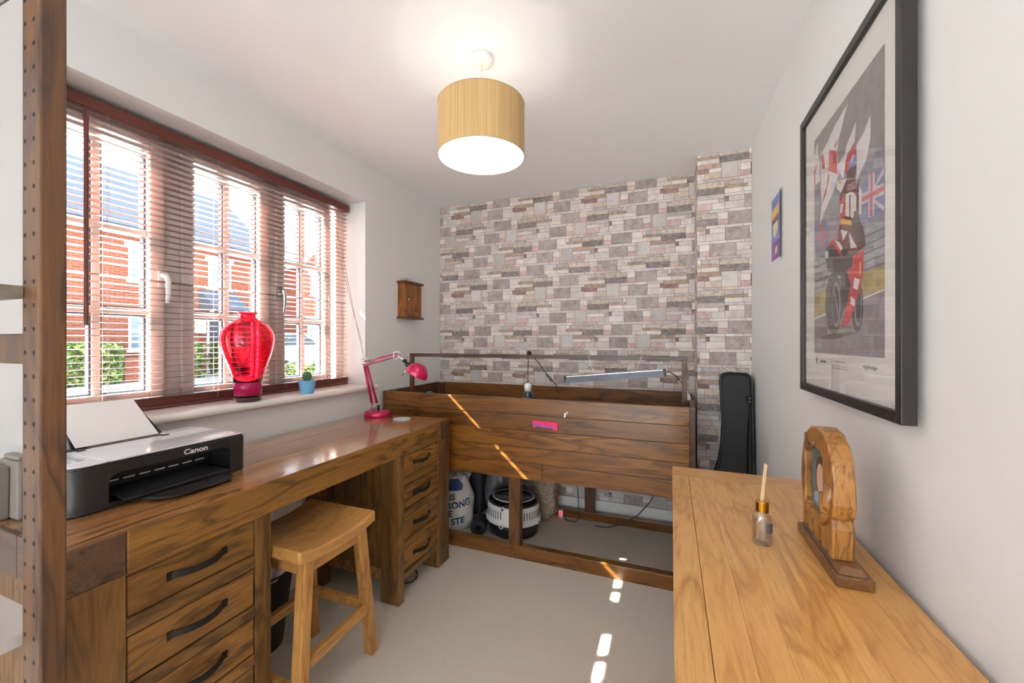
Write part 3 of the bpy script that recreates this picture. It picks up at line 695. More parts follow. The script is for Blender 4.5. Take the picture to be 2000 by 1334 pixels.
for x in (-.545, TX0 + .03, TX1 - .07): MB().box(x, x + .065, TY1 - .045, TY1, .055, .45).build('leg', 'pine_z', tk, .002)
YR = 2.30
for x0, x1, z0 in ((-1.640, -1.616, .467), (.055, .080, .467)): MB().box(x0, x1, YR - .012, YR + .012, z0, 1.112).build('lamp_gantry_post', 'pine_z', tk, .0015)
MB().box(-1.640, .080, YR - .012, YR + .012, 1.112, 1.134).build('lamp_gantry_rail', 'pine_dark', tk, .0015)
sc = MB()
for z in (.49, .52, .57, .60, .66, .69, .75, .78, .84, .87): sc.cyl((.070, TY0 - .0035, z), (.070, TY0 + .002, z), .0035, None, 8)
for x, z in ((-.826, .05), (-.81, .024), (-.84, .024)): sc.cyl((x, TY0 + .0005, z), (x, TY0 + .004, z), .004, None, 8)
sc.build('screw_heads', 'steel_dark', tk)
tag(MB().box(-1.638, -1.600, 2.48, 2.52, .467, .852).build('plastic_block', 'teal', None, .004), 'teal plastic block standing inside the left end of the enclosure', 'block')
# things hung on / fixed to it
pl = thing('name_plaque', (-.632, 2.106, .757), 'small pink plaque with blue lettering on the plank front', 'plaque')
pq = [(-.703, .782), (-.562, .779), (-.562, .744), (-.566, .735), (-.584, .735), (-.590, .744), (-.630, .746), (-.660, .750), (-.684, .752), (-.690, .742), (-.697, .744), (-.703, .752)]
MB().prism(pq, 'y', 2.098, 2.1068).build('board', 'plaque', pl, .001)
ink = MB(); pts = []
for k in range(60):
    t = k / 59; pts.append((-.698 + .128 * t, 2.0975, .758 + (.012 if t < .2 else .006) * math.sin(t * 44) - .004 * t))
ink.tube(pts, .0022, 6); ink.build('lettering', 'plaque_ink', pl)
tag(MB().prism([(-.530, .808), (-.522, .806), (-.518, .826), (-.510, .832), (-.508, .842), (-.522, .832), (-.527, .833)], 'y', 2.1045, 2.1068).build('paper_tag', 'paper'), 'torn white paper scrap stuck on the plank front', 'paper')
hl = thing('heat_lamp', (-.803, 2.30, .86), 'hanging dark cone heat lamp with white porcelain socket over the enclosure', 'lamp')
hx = -.80
HZ = .008
MB().lathe([(.052, .855), (.036, .872), (.024, .895), (.020, .905), (.018, .905), (.022, .893), (.034, .870), (.050, .855)], (hx, YR, 0), 28, loop=True).build('shade', 'dark_shade', hl, smooth=True)
MB().lathe([(0, .900), (.021, .900), (.022, .935), (.019, .945), (.012, .950), (0, .952)], (hx, YR, 0), 24).build('socket', 'ceramic', hl, smooth=True)
w_ = MB(); w_.tube([(hx + .015, YR, .93), (hx + .016, YR, .95), (hx + .004, YR, .965), (hx - .012, YR, .953), (hx - .016, YR, .93)], .0012, 6); w_.build('hanging_wire', 'steel_dark', hl)
w_ = MB(); w_.tube([(hx, YR, .95), (hx, YR, 1.02), (hx + .003, YR, 1.10), (hx + .004, YR - .014, 1.118), (hx + .006, YR - .014, 1.138), (hx + .01, YR, 1.142), (hx + .02, YR + .014, 1.135), (hx + .035, YR + .014, 1.115), (-.735, YR + .01, 1.085), (-.70, YR + .01, 1.035), (-.66, YR + .02, .985), (-.636, YR + .04, .955), (-.63, YR + .08, .90)], .0026, 7)
w_.build('flex', 'black', hl)
sw_ = MB(); sw_.bar((-.687, YR + .012, 1.018), (-.655, YR + .022, .978), .018, .016); sw_.build('inline_switch', 'black', hl, .003)
tag(MB().lathe([(0, -.012), (.012, -.008), (.014, .0), (.012, .008), (0, .012)], (hx + .008, YR, 1.146), 12).build('knot', 'black', hl, smooth=True))
for ch in hl.children:
    if ch.name.split('.')[0] in ('shade', 'socket', 'hanging_wire'): ch.location.z += .012
tl = thing('tube_light', (-.3, 2.30, 1.02), 'slim aluminium tube light hanging aslant over the enclosure', 'light')
A_, B_ = Vector((-.561, 2.30, .995)), Vector((-.035, 2.30, 1.048))
ax = (B_ - A_).normalized()
def strip(prf, name, mt):
    q = MB(); n = len(prf)
    for P_ in (A_, B_): q.v += [tuple(P_ + Vector((0, a, 0)) + Vector((-ax.z, 0, ax.x)) * c) for a, c in prf]
    q.f += [[i, (i + 1) % n, n + (i + 1) % n, n + i] for i in range(n)] + [list(range(n)), [n + i for i in range(n)][::-1]]; q.m = [0] * len(q.f)
    return q.build(name, mt, tl)
strip([(-.020, .016), (.022, .020), (.022, .017), (-.020, .013)], 'reflector_top', 'alu')
strip([(-.022, .0125), (-.0195, .0125), (-.027, -.020), (-.030, -.020)], 'reflector_side', 'alu_dark')
strip([(.020, .0165), (.0225, .0165), (.030, -.018), (.0275, -.018)], 'reflector_side', 'alu_dark')
MB().cyl(A_ + ax * .01 + Vector((0, 0, -.010)), B_ - ax * .01 + Vector((0, 0, -.010)), .008, None, 14).build('tube', 'alu_dark', tl, smooth=True)
for P_ in (A_ - ax * .004, B_ + ax * .004): MB().bar(P_ - ax * .007, P_ + ax * .007, .052, .036).build('end_cap', 'black', tl, .003)
for xa, xb, zb in ((-.434, -.405, 1.03), (-.147, -.178, 1.052)):
    q = MB(); q.tube([(xb, YR, zb), (xa + (xb - xa) * .15, YR - .0125, 1.112), (xa, YR - .0128, 1.134), (xa, YR + .0128, 1.1355), (xb, YR + .004, zb)], .0013, 6); q.build('hanging_string', 'paper', tl)
q = MB(); q.tube([B_ + ax * .01, B_ + Vector((.03, .01, .004)), B_ + Vector((.06, .04, -.02)), B_ + Vector((.09, .09, -.06)), (.085, 2.42, .93), (.10, 2.5, .903), (.112, 2.60, .905), (.120, 2.68, .86), (.124, 2.79, .5), (.10, 2.8, .12)], .0026, 7); q.build('flex', 'black', tl)
tag(MB().prism([(.074, .898), (.096, .899), (.100, .915), (.080, .958), (.074, .962)], 'y', 2.36, 2.366).build('clear_offcut', 'white_plastic'), 'white plastic offcut standing at the right end of the enclosure', 'plastic strip')
# ------------------------------------------------------------------ stool
st = thing('stool', (-1.22, 1.08, 0), 'light oak saddle seat stool tucked under the desk', 'stool')
SX_0, SX_1, SYa, SYb = -1.375, -1.045, .905, 1.245
def seat_top(u, v):
    x = SX_0 + (SX_1 - SX_0) * u; y = SYa + (SYb - SYa) * v
    return (x, y, .572 - .022 * (1 - (2 * v - 1) ** 2) )
se = MB(); nu, nv = 9, 17
top = [seat_top(i / (nu - 1), j / (nv - 1)) for j in range(nv) for i in range(nu)]
bot = [(x, y, z - .034 - (.006 if 0 < 1 else 0)) for x, y, z in top]
fs = []
for j in range(nv - 1):
    for i in range(nu - 1):
        a = j * nu + i; fs.append((a, a + 1, a + nu + 1, a + nu)); fs.append(tuple(nu * nv + k for k in (a, a + nu, a + nu + 1, a + 1)))
edge = [i for i in range(nu)] + [j * nu + nu - 1 for j in range(1, nv)] + [(nv - 1) * nu + i for i in range(nu - 2, -1, -1)] + [j * nu for j in range(nv - 2, 0, -1)]
for k in range(len(edge)):
    a, b_ = edge[k], edge[(k + 1) % len(edge)]; fs.append((a, b_, nu * nv + b_, nu * nv + a))
se.add(top + bot, fs); o = se.build('seat', 'stool', st, .008, seg=3); shade(o, 50)
LT = {(0, 0): ((-1.335, .955), (-1.375, .915)), (0, 1): ((-1.335, 1.19), (-1.378, 1.258)), (1, 0): ((-1.078, .955), (-1.066, .915)), (1, 1): ((-1.078, 1.19), (-1.090, 1.272))}
def legp(k, z): (xt, yt), (xb, yb) = LT[k]; t = z / .535; return Vector((xb + (xt - xb) * t, yb + (yt - yb) * t, z))
for k in LT:
    m = MB(); a = legp(k, .0); b_ = legp(k, .535); h = .0185; q = []
    for c in (a, b_): q += [(c.x - h, c.y - h, c.z), (c.x + h, c.y - h, c.z), (c.x + h, c.y + h, c.z), (c.x - h, c.y + h, c.z)]
    m.hexa(q); m.build('leg', 'stool_z', st, .003)
for (k1, k2, z, w, h) in (((1, 0), (1, 1), .500, .018, .05), ((0, 0), (0, 1), .500, .018, .05), ((0, 0), (1, 0), .500, .018, .05), ((0, 1), (1, 1), .500, .018, .05)):
    MB().bar(legp(k1, z), legp(k2, z), w, h).build('apron', 'stool', st, .002)
for (k1, k2, z) in (((1, 0), (1, 1), .195), ((0, 0), (0, 1), .195), ((0, 0), (1, 0), .125), ((0, 1), (1, 1), .205)):
    MB().bar(legp(k1, z), legp(k2, z), .022, .036).build('stretcher', 'stool', st, .002)
# waste bin and radiator under the desk
wb_ = thing('waste_bin', (-1.53, 1.13, 0), 'black waste bin with a crumpled pale liner under the desk', 'bin')
MB().lathe([(.0, .004), (.088, .004), (.125, .300), (.131, .302), (.131, .308), (.121, .308), (.084, .008), (0, .008)], (-1.53, 1.13, 0), 28).build('tub', 'bin', wb_, smooth=True)
rnd = random.Random(3)
def crump(u, v):
    a = 2 * PI * u; r = .125 * math.sin(min(1, v * 1.02) * PI / 2 + .03); return (-1.53 + r * math.cos(a), 1.13 + r * math.sin(a), .30 + .065 * math.cos(v * PI / 2) + .022 * math.sin(u * 31 + v * 9) * math.sin(v * 3) + .012 * math.sin(u * 57))
m = MB(); m.grid(lambda u, v: crump(u, v), 40, 9, wrap=True); m.build('liner', 'bin_bag', wb_, smooth=True, flip=True)
rd = thing('radiator', (-1.66, 1.2, .15), 'white ribbed radiator on the wall behind the desk', 'radiator')
rb = MB(); 
for k in range(26): y = .98 + k * .02; rb.prism([(-1.722, y), (-1.715, y), (-1.710, y + .006), (-1.710, y + .014), (-1.715, y + .02), (-1.722, y + .02)], 'z', .16, .56)
rb.build('panel', 'rad', rd); MB().box(-1.733, -1.708, .975, 1.505, .555, .575).build('top_grille', 'rad', rd, .003)
MB().cyl((-1.720, 1.49, 0), (-1.720, 1.49, .17), .007, None, 10).build('pipe', 'rad', rd, smooth=True)
# coiled lead seen beneath the far pedestal
cl_ = MB(); cl_.tube([(-1.25 + .05 * math.cos(a), 1.72 + .06 * math.sin(a), .012 + .03 * abs(math.sin(a / 2)) ** 2) for a in [2 * PI * k / 24 for k in range(25)]], .004, 7)
tag(cl_.build('cable_coil', 'black', None, smooth=True), 'black cable loop lying beneath the far desk drawers', 'cable')
# ------------------------------------------------------------------ printer
pt = thing('printer', (-1.48, .73, DZ), 'black inkjet printer with pale glossy lid on the desk', 'printer')
PX0, PX1, PYa, PYb, PZ = -1.622, -1.345, .505, .950, DZ + .004
prof = rrect(PX0, PX1, PYa, PYb, (.045, .018, .03, .03))
# shell with an opening in the front
sh = MB()
oy0, oy1, oz0, oz1 = .590, .900, PZ + .012, PZ + .086
sh.prism(rrect(PX0, PX1 - .10, PYa, PYb, (0, 0, .03, .03)), 'z', PZ, PZ + .112)
sh.prism(rrect(PX1 - .10, PX1, PYa, oy0, (.045, 0, 0, 0)), 'z', PZ, PZ + .112)
sh.prism(rrect(PX1 - .10, PX1, oy1, PYb, (0, .018, 0, 0)), 'z', PZ, PZ + .112)
sh.prism([(oy0, oz1), (oy0 + .012, oz1), (oy1 - .012, oz1), (oy1, oz1), (oy1, PZ + .112), (oy0, PZ + .112)], 'x', PX1 - .10, PX1)
for yy, s in ((oy0, 1), (oy1, -1)):
    q = [(yy, oz1)] + [(yy + s * (.022 - .022 * math.cos(a)), oz1 - .022 + .022 * math.sin(a)) for a in [PI / 2 * k / 5 for k in range(6)]]
    sh.prism(q, 'x', PX1 - .10, PX1)
sh.box(PX1 - .10, PX1 - .004, oy0, oy1, PZ, oz0)
shade(sh.build('body', 'black', pt, .002), 35)
MB().prism(rrect(PX0 + .004, PX1 - .003, PYa + .004, PYb - .004, (.043, .018, .03, .03)), 'z', PZ + .112, PZ + .117).build('lid_edge', 'black', pt)
ld = MB().prism(rrect(PX0 + .066, PX1 - .004, PYa + .085, PYb - .005, (.006, .018, .01, .004)), 'z', PZ + .117, PZ + .1215).build('scanner_lid', 'print_lid', pt, .002)
cp = MB().prism(rrect(PX0 + .066, PX1 - .004, PYa + .005, PYa + .084, (.043, .002, .01, .01)), 'z', PZ + .117, PZ + .1205).build('control_panel', 'print_lid', pt, .002)
bt = MB()
for i in range(4):
    for j in range(2): bt.box(PX1 - .17 + i * .026, PX1 - .154 + i * .026, PYa + .03 + j * .025, PYa + .044 + j * .025, PZ + .1205, PZ + .1212)
bt.build('buttons', 'grey_btn', cp)
MB().box(PX0 + .004, PX0 + .062, PYa + .14, PYb - .12, PZ + .117, PZ + .121).build('rear_slot_cover', 'black_tray', pt, .002)
MB().prism(rrect(PX0 + .004, PX0 + .064, PYb - .118, PYb - .006, (.004, .004, .02, .004)), 'z', PZ + .117, PZ + .122).build('rear_deck', 'print_lid', pt, .002)
for y in (PYa + .11, PYb - .13): MB().box(PX0 + .070, PX0 + .082, y - .010, y + .010, PZ + .1215, PZ + .1245).build('hinge_pad', 'black', pt, .001)
sp_ = MB(); a0 = Vector((PX0 + .030, 0, PZ + .118)); a1 = Vector((-1.712, 0, PZ + .235)); 
sp_.hexa([(a0.x - .010, .615, a0.z), (a0.x - .002, .615, a0.z), (a0.x - .002, .842, a0.z), (a0.x - .010, .842, a0.z), (a1.x - .006, .64, a1.z - .02), (a1.x, .64, a1.z - .02), (a1.x, .822, a1.z - .02), (a1.x - .006, .822, a1.z - .02)])
sp_.build('paper_support', 'black', pt, .002)
# front trays and rollers
tr = MB(); tr.hexa([(PX1 - .10, oy0 + .02, oz0 + .012), (PX1 + .028, oy0 + .02, oz0 + .004), (PX1 + .028, oy1 - .03, oz0 + .004), (PX1 - .10, oy1 - .03, oz0 + .012), (PX1 - .10, oy0 + .02, oz0 + .016), (PX1 + .028, oy0 + .02, oz0 + .008), (PX1 + .028, oy1 - .03, oz0 + .008), (PX1 - .10, oy1 - .03, oz0 + .016)])
t1 = tr.build('output_tray', 'black_tray', pt, .0015)
tr = MB(); tr.prism([(PX1 + .028, .645), (PX1 + .075, .665), (PX1 + .095, .69), (PX1 + .095, .835), (PX1 + .075, .86), (PX1 + .028, .875)], 'z', oz0 - .005, oz0 - .0015); tr.build('tray_extension', 'black_tray', t1, .0008)
MB().box(PX1 + .010, PX1 + .0125, .66, .84, oz0 + .009, oz0 + .0105).build('tray_rib', 'black_gloss', t1)
ro = MB()
for k in range(7): y = .625 + k * .037; ro.cyl((PX1 - .093, y, oz0 + .032), (PX1 - .093, y + .026, oz0 + .032), .0022, None, 8)
ro.build('rollers', 'silver_print', pt)
text_mb('Canon', .021, (PX1 + .0004, .795, PZ + .099), (0, 1, 0), (0, 0, 1), .0002, squash=1.2, bold=.02).build('maker_name', 'silver_print', pt)
MB().box(-1.40, -1.37, PYb, PYb + .006, PZ + .008, PZ + .016).build('tab', 'black', pt)
pa = MB(); pa.hexa([(a0.x + .000, .623, a0.z + .004), (a0.x + .0015, .623, a0.z + .004), (a0.x + .0015, .826, a0.z + .004), (a0.x, .826, a0.z + .004), (a1.x, .615, a1.z), (a1.x + .0015, .615, a1.z), (a1.x + .0015, .812, a1.z), (a1.x, .812, a1.z)])
tag(pa.build('paper_stack', 'paper'), 'white paper standing in the printer feed', 'paper')
# grey organiser behind the printer
og = thing('desk_organiser', (-1.53, .468, DZ), 'grey stepped plastic caddy at the near left corner of the desk', 'caddy')
MB().prism([(-1.570, DZ), (-1.500, DZ), (-1.495, DZ + .09), (-1.495, DZ + .130), (-1.595, DZ + .130), (-1.598, DZ + .085), (-1.575, DZ + .065)], 'y', .445, .470).build('tall_step', 'grey_plastic', og, .004)
MB().box(-1.558, -1.46, .470, .4985, DZ, DZ + .143).build('body', 'grey_plastic', og, .006)
MB().box(-1.545, -1.47, .474, .494, DZ + .143, DZ + .155).build('lid', 'grey_plastic', og, .004)
# ------------------------------------------------------------------ crimson desk lamp
lp = thing('desk_lamp', (-1.587, 1.911, DZ), 'crimson metal balanced arm desk lamp at the far end of the desk', 'lamp')
LC = Vector((-1.587, 1.905, DZ)); R_ = Vector((math.cos(YAW), math.sin(YAW), 0)); UZ = Vector((0, 0, 1)); Fw = Vector((-math.sin(YAW), math.cos(YAW), 0))
def L3(a, z, d=0): return LC + R_ * a + UZ * z + Fw * d
MB().lathe([(0, 0), (.074, 0), (.077, .004), (.077, .020), (.072, .029), (.060, .034), (0, .035)], LC, 40).build('base', 'pink', lp, smooth=True)
shade(bpy.data.objects['base'], 40)
for d in (-.010, .010):
    MB().tube([L3(-.030, .060, d), L3(-.080, .302, d)], .0042, 8).build('lower_arm_rod', 'pink_dark', lp, smooth=True)
    MB().tube([L3(-.004, .075, d), L3(-.064, .298, d)], .0036, 8).build('lower_arm_rod', 'pink_dark', lp, smooth=True)
br_ = MB(); br_.tube([L3(-.036, .030, -.012), L3(-.040, .058, -.012), L3(-.028, .075, -.012), L3(-.014, .058, -.012), L3(-.018, .030, -.012)], .0028, 8)
br_.tube([L3(-.036, .030, .012), L3(-.040, .058, .012), L3(-.028, .075, .012), L3(-.014, .058, .012), L3(-.018, .030, .012)], .0028, 8)
br_.build('base_bracket', 'chrome', lp, smooth=True)
MB().cyl(L3(.004, .036), L3(.004, .062), .008, .008, 14).build('pivot_post', 'steel_dark', lp, smooth=True)
def spring(a, b_, r, n):
    a, b_ = Vector(a), Vector(b_); t = (b_ - a).normalized(); u = t.cross(Fw).normalized(); w = t.cross(u); k = n * 10
    return [a + (b_ - a) * i / k + (u * math.cos(2 * PI * i / 10) + w * math.sin(2 * PI * i / 10)) * r for i in range(k + 1)]
MB().tube(spring(L3(-.012, .075), L3(-.044, .185), .0045, 18), .0011, 5).build('spring', 'chrome', lp, smooth=True)
e1 = L3(-.078, .312); 
hp = MB(); 
for d in (-.013, .013): hp.tube([L3(-.072 + .022 * math.cos(a), .315 + .022 * math.sin(a), d) for a in [2 * PI * k / 16 for k in range(17)]], .0022, 7)
hp.build('elbow_ring', 'chrome', lp, smooth=True)
WD = -.066                                             # the head is swung towards the room
for d in (-.011, .011):
    MB().tube([L3(-.075, .318, d), L3(.131, .364, WD + d)], .0036, 8).build('upper_arm_rod', 'pink_dark', lp, smooth=True)
    MB().tube([L3(-.060, .298, d), L3(.127, .347, WD + d)], .0036, 8).build('upper_arm_rod', 'pink_dark', lp, smooth=True)
MB().tube(spring(L3(-.070, .310), L3(-.004, .318, -.02), .0042, 12), .0011, 5).build('spring', 'chrome', lp, smooth=True)
hp = MB()
for d in (-.013, .013): hp.tube([L3(.131 + .016 * math.cos(a), .356 + .023 * math.sin(a), WD + d) for a in [2 * PI * k / 16 for k in range(17)]], .0022, 7)
hp.build('wrist_ring', 'chrome', lp, smooth=True)
MB().tube([L3(.131, .356, WD), L3(.147, .347, WD - .005), L3(.185, .314, WD - .018)], .006, 10).build('wrist_arm', 'chrome', lp, smooth=True)
MB().cyl(L3(.180, .325, WD - .037), L3(.180, .325, WD + .003), .009, None, 14).build('clamp_knob', 'steel_dark', lp, smooth=True)
# shade: half dome on a short neck, mouth tipped down and to the right
sh_c = L3(.250, .252, -.11); axis = (R_ * -.48 - UZ * .88 + Fw * .0).normalized(); q4 = axis.to_track_quat('Z', 'Y').to_matrix().to_4x4() @ Matrix.Scale(.955, 4); q4.translation = sh_c
pd = [(.067 * math.sin(a), -.067 * math.cos(a)) for a in [PI / 2 * k / 14 for k in range(1, 15)]] + [(.0685, .004)]
pin = [(r - .002, z + .001) for r, z in reversed(pd)]
o = MB().lathe([(0, -.067)] + pd + pin + [(0, -.065)], (0, 0, 0), 40).xf(q4).build('lamp_shade', 'pink', lp, smooth=True); shade(o, 60)
MB().tube([L3(.192, .276, -.09), L3(.165, .241, -.08)], [.0028, .0034], 8).build('shade_handle', 'chrome', lp, smooth=True)
MB().tube([L3(.190, .307, -.088), L3(.219, .296, -.098)], .014, 16).build('shade_collar', 'steel_dark', lp, smooth=True)
MB().tube([L3(.208, .300, -.094), L3(.240, .283, -.106)], .0125, 16).build('shade_neck', 'pink', lp, smooth=True)
tag(MB().lathe([(0, 0), (.044, 0), (.047, .003), (.046, .007), (0, .007)], (-1.385, 1.86, DZ + .0006), 40).build('coaster', 'coaster', None, smooth=False), 'round white stone coaster beside the lamp base', 'coaster')
# ------------------------------------------------------------------ vase and cactus on the sill
VX, VY = -1.741, 1.238
vs_ = thing('vase', (VX, VY, SZ), 'tall red glass vase on the window sill', 'vase')
out = [(.054, .028), (.0545, .062), (.0545, .085), (.060, .115), (.074, .155), (.090, .200), (.101, .245), (.104, .278), (.099, .305), (.082, .334), (.056, .352), (.037, .360), (.030, .370), (.031, .380), (.039, .389), (.040, .391)]
inn = [(max(r - .0045, .01), z) for r, z in out]
MB().lathe(out[2:] + inn[:1:-1], (VX, VY, SZ), 48, loop=True).build('body', 'vase', vs_, smooth=True)
MB().lathe([(0, .020)] + out[:3] + [(.050, .085), (.050, .03), (0, .030)], (VX, VY, SZ), 48).build('lower_band', 'vase_deep', vs_, smooth=True)
MB().lathe([(0, 0), (.051, 0), (.053, .006), (.053, .014), (.054, .020), (0, .0195)], (VX, VY, SZ), 48).build('foot', 'vase_clear', vs_, smooth=True)
sw = MB()
for j in range(9):
    z0 = .10 + j * .022; k0 = random.Random(j).uniform(0, 6); pts = []
    for i in range(15):
        a = k0 + i * .14; zz = z0 + .010 * i / 14 + .003 * math.sin(i * 1.3)
        rr = next(o1[0] + (o2[0] - o1[0]) * (zz - o1[1]) / (o2[1] - o1[1]) for o1, o2 in zip(out, out[1:]) if o1[1] <= zz <= o2[1])
        pts.append((VX + (rr + .0005) * math.cos(a), VY + (rr + .0005) * math.sin(a), SZ + zz))
    sw.tube(pts, [.0002 + .0012 * math.sin(PI * i / 14) for i in range(15)], 5)
sw.build('trailed_glass', 'vase', vs_, smooth=True)
KX, KY = -1.722, 1.535
kp = thing('potted_cactus', (KX, KY, SZ), 'small round cactus in a sky blue pot on the window sill', 'plant')
MB().lathe([(0, 0), (.029, 0), (.031, .003), (.0415, .062), (.0425, .066), (.0385, .066), (.029, .005), (0, .005)], (KX, KY, SZ), 36).build('pot', 'blue_pot', kp, smooth=True)
MB().lathe([(0, .056), (.037, .056), (.034, .060), (0, .061)], (KX, KY, SZ), 28).build('soil', 'soil', kp)
cb = MB(); nn = 36
def cac(u, v):
    a = 2 * PI * u; t = v * PI; r = (.021 * math.sin(t)) * (1 + .10 * math.cos(12 * a)); return (KX + r * math.cos(a), KY + r * math.sin(a), SZ + .085 - .026 * math.cos(t))
cb.grid(cac, 72, 12, wrap=True); bd_ = cb.build('body', 'cactus', kp, smooth=True)
spn = MB()
for k in range(12):
    for j in range(2, 10):
        p = Vector(cac(k / 12, j / 11)); c_ = Vector((KX, KY, SZ + .085)); d_ = (p - c_).normalized()
        for e in (-.5, 0, .5):
            dd = (d_ + Vector((math.sin(k + j + e * 9), math.cos(k * 2 + e * 7), e)) * .5).normalized(); spn.tube([p, p + dd * .006], [.0005, .0001], 3)
tag(spn.build('spines', 'spine', bd_), kind='stuff')
# ------------------------------------------------------------------ little wall cabinet
cx0, cx1, cya, cyb = XL, -1.672, 2.286, 2.478
kc = thing('wall_cabinet', (XL + .03, 2.38, 1.37), 'small wooden wall cabinet with one panelled door', 'cabinet')
MB().box(cx0, cx1 - .010, cya, cyb, 1.384, 1.612).build('carcass', 'cab', kc, .001)
for z0, z1, e in ((1.612, 1.628, .014), (1.370, 1.384, .014)): MB().box(cx0, cx1 + .010, cya - e, cyb + e, z0, z1).build('moulding', 'cab_dark', kc, .004)
dd = MB(); f = .032; dx = cx1 - .010
dd.box(dx, cx1, cya + .004, cya + .004 + f, 1.388, 1.608); dd.box(dx, cx1, cyb - .004 - f, cyb - .004, 1.388, 1.608); dd.box(dx, cx1, cya + .004 + f, cyb - .004 - f, 1.388, 1.388 + f); dd.box(dx, cx1, cya + .004 + f, cyb - .004 - f, 1.608 - f, 1.608)
dr = dd.build('door', 'cab', kc, .001)
MB().box(dx, cx1 - .005, cya + .004 + f, cyb - .004 - f, 1.388 + f, 1.608 - f).build('door_panel', 'cab', dr)
MB().lathe([(0, 0), (.004, 0), (.004, .006), (.0075, .010), (.0075, .014), (0, .017)], (0, 0, 0), 14).xf(Matrix.Translation((cx1, cya + .02, 1.50)) @ Matrix.Rotation(PI / 2, 4, 'Y')).build('knob', 'chrome', dr, smooth=True)
for i, (y, w, lab) in enumerate(((2.318, .040, 'near'), (2.362, .038, 'middle'), (2.412, .05, 'far'))):
    q = MB(); q.box(-1.728, -1.69, y - w / 2, y + w / 2, 1.6283, 1.6483 if i < 2 else 1.640); tag(q.build('clear_box', 'film', None, .003), 'small clear plastic box on the wall cabinet, %s one' % ('nearest' if i == 0 else 'middle' if i == 1 else 'lowest and farthest'), 'box', 'clear boxes on the wall cabinet')
# ------------------------------------------------------------------ things under the enclosure
cbg = thing('carrier_bag', (-1.345, 2.37, 0), 'full white carrier bag with navy lettering on the carpet', 'bag')
BC = Vector((-1.345, 2.37, 0))
def bag_pt(a, z, off=0):
    t = z / .34; r = .135 * (1 - .35 * max(0, t - .55) / .45) * (.86 + .14 * min(1, t * 5)); r *= 1 + .03 * math.sin(5 * a + z * 30) + .02 * math.sin(11 * a - z * 40)
    r += off; return (BC.x + r * math.cos(a), BC.y + r * .9 * math.sin(a), z)
m = MB(); m.grid(lambda u, v: bag_pt(2 * PI * u, .34 * v), 48, 18, wrap=True); m.f.append(list(range(48))[::-1]); m.m.append(0)
m.build('bag', 'bag_white', cbg, smooth=True)
m = MB(); m.grid(lambda u, v: (BC.x + .02 + .10 * math.cos(2 * PI * u) * (1 - v * .9) , BC.y + .09 * math.sin(2 * PI * u) * (1 - v * .9), .335 + .02 * v + .02 * math.sin(9 * u * 2 * PI) * (1 - v)), 40, 5, wrap=True); m.build('gathered_top', 'bag_white', cbg, smooth=True)
AF = -PI / 2 + .66
tx = MB()
for s_, dx, z, sz in (('IS', -.036, .222, .052), ('RONG', .006, .170, .056), ('E', -.048, .118, .054), ('STE', .0, .066, .056)):
    q = text_mb(s_, sz, (0, 0, 0), (1, 0, 0), (0, 0, 1), bold=.03, fn=lambda x, y, dx=dx, z=z: bag_pt(AF + (x + dx) / .13, z + y + .12 * (x + dx), .0015)); tx.v, tx.f, tx.m = (tx.v + q.v, tx.f + [[i + len(tx.v) for i in f] for f in q.f], tx.m + q.m)
tx.build('lettering', 'bag_ink', cbg, flip=False)
m = MB(); m.grid(lambda u, v: bag_pt(AF - .62 + (1.05 - .4 * abs(v - .4)) * u, .255 + .07 * v, .0015), 12, 5); m.build('navy_panel', 'bag_ink', cbg)
fr_ = thing('foam_roll', (-1.115, 2.33, 0), 'rolled black foam mat beside the carrier bag', 'mat')
rl = MB(); 
d_ = Vector((-.3, 1, 0)).normalized(); s0 = Vector((-1.118, 2.270, .050)); r0 = .048
for k in range(1): rl.tube([s0, s0 + d_ * .11], r0, 28, caps=False); rl.tube([s0, s0 + d_ * .11], .017, 20, caps=False)
pu = d_.cross(UZ)
for P_ in (s0, s0 + d_ * .11):
    rl.grid(lambda u, v, P_=P_: P_ + (pu * math.cos(2 * PI * u) + UZ * math.sin(2 * PI * u)) * (.017 + (r0 - .017) * v), 28, 2, wrap=True)
rl.build('mat', 'foam', fr_, smooth=False)
sp_ = MB(); sp_.tube([s0 - d_ * .0008 + (pu * math.cos(a) + UZ * math.sin(a)) * (.018 + .0015 * a) for a in [k * .35 for k in range(52)]], .0008, 4); sp_.build('roll_edge', 'crate', fr_)
gb = MB(); 
def gbag(u, v):
    a = 2 * PI * u; t = v * PI; r = .098 * math.sin(t) ** .7 * (1 + .07 * math.sin(7 * a + 5 * v) + .05 * math.sin(13 * a)); return (-1.12 + r * math.cos(a), 2.60 + r * .6 * math.sin(a), .17 - .17 * math.cos(t))
gb.grid(gbag, 36, 12, wrap=True); tag(gb.build('plastic_bag', 'bag_grey', None, smooth=True), 'grey translucent plastic bag behind the carrier bag', 'bag')
cr_ = thing('storage_crate', (-1.42, 2.62, 0), 'dark grey storage crate in the back left corner under the enclosure', 'crate')
MB().hexa([(-1.60, 2.54, 0), (-1.24, 2.54, 0), (-1.24, 2.72, 0), (-1.60, 2.72, 0), (-1.61, 2.52, .40), (-1.21, 2.52, .40), (-1.21, 2.73, .40), (-1.61, 2.73, .40)]).build('tub', 'crate', cr_, .01)
MB().box(-1.615, -1.205, 2.515, 2.735, .40, .425).build('lid', 'crate', cr_, .006)
tag(MB().box(-1.195, -1.03, 2.675, 2.735, 0, .40).build('cardboard_box', 'maroon', None, .003), 'dark maroon box standing behind the pet carrier', 'box')
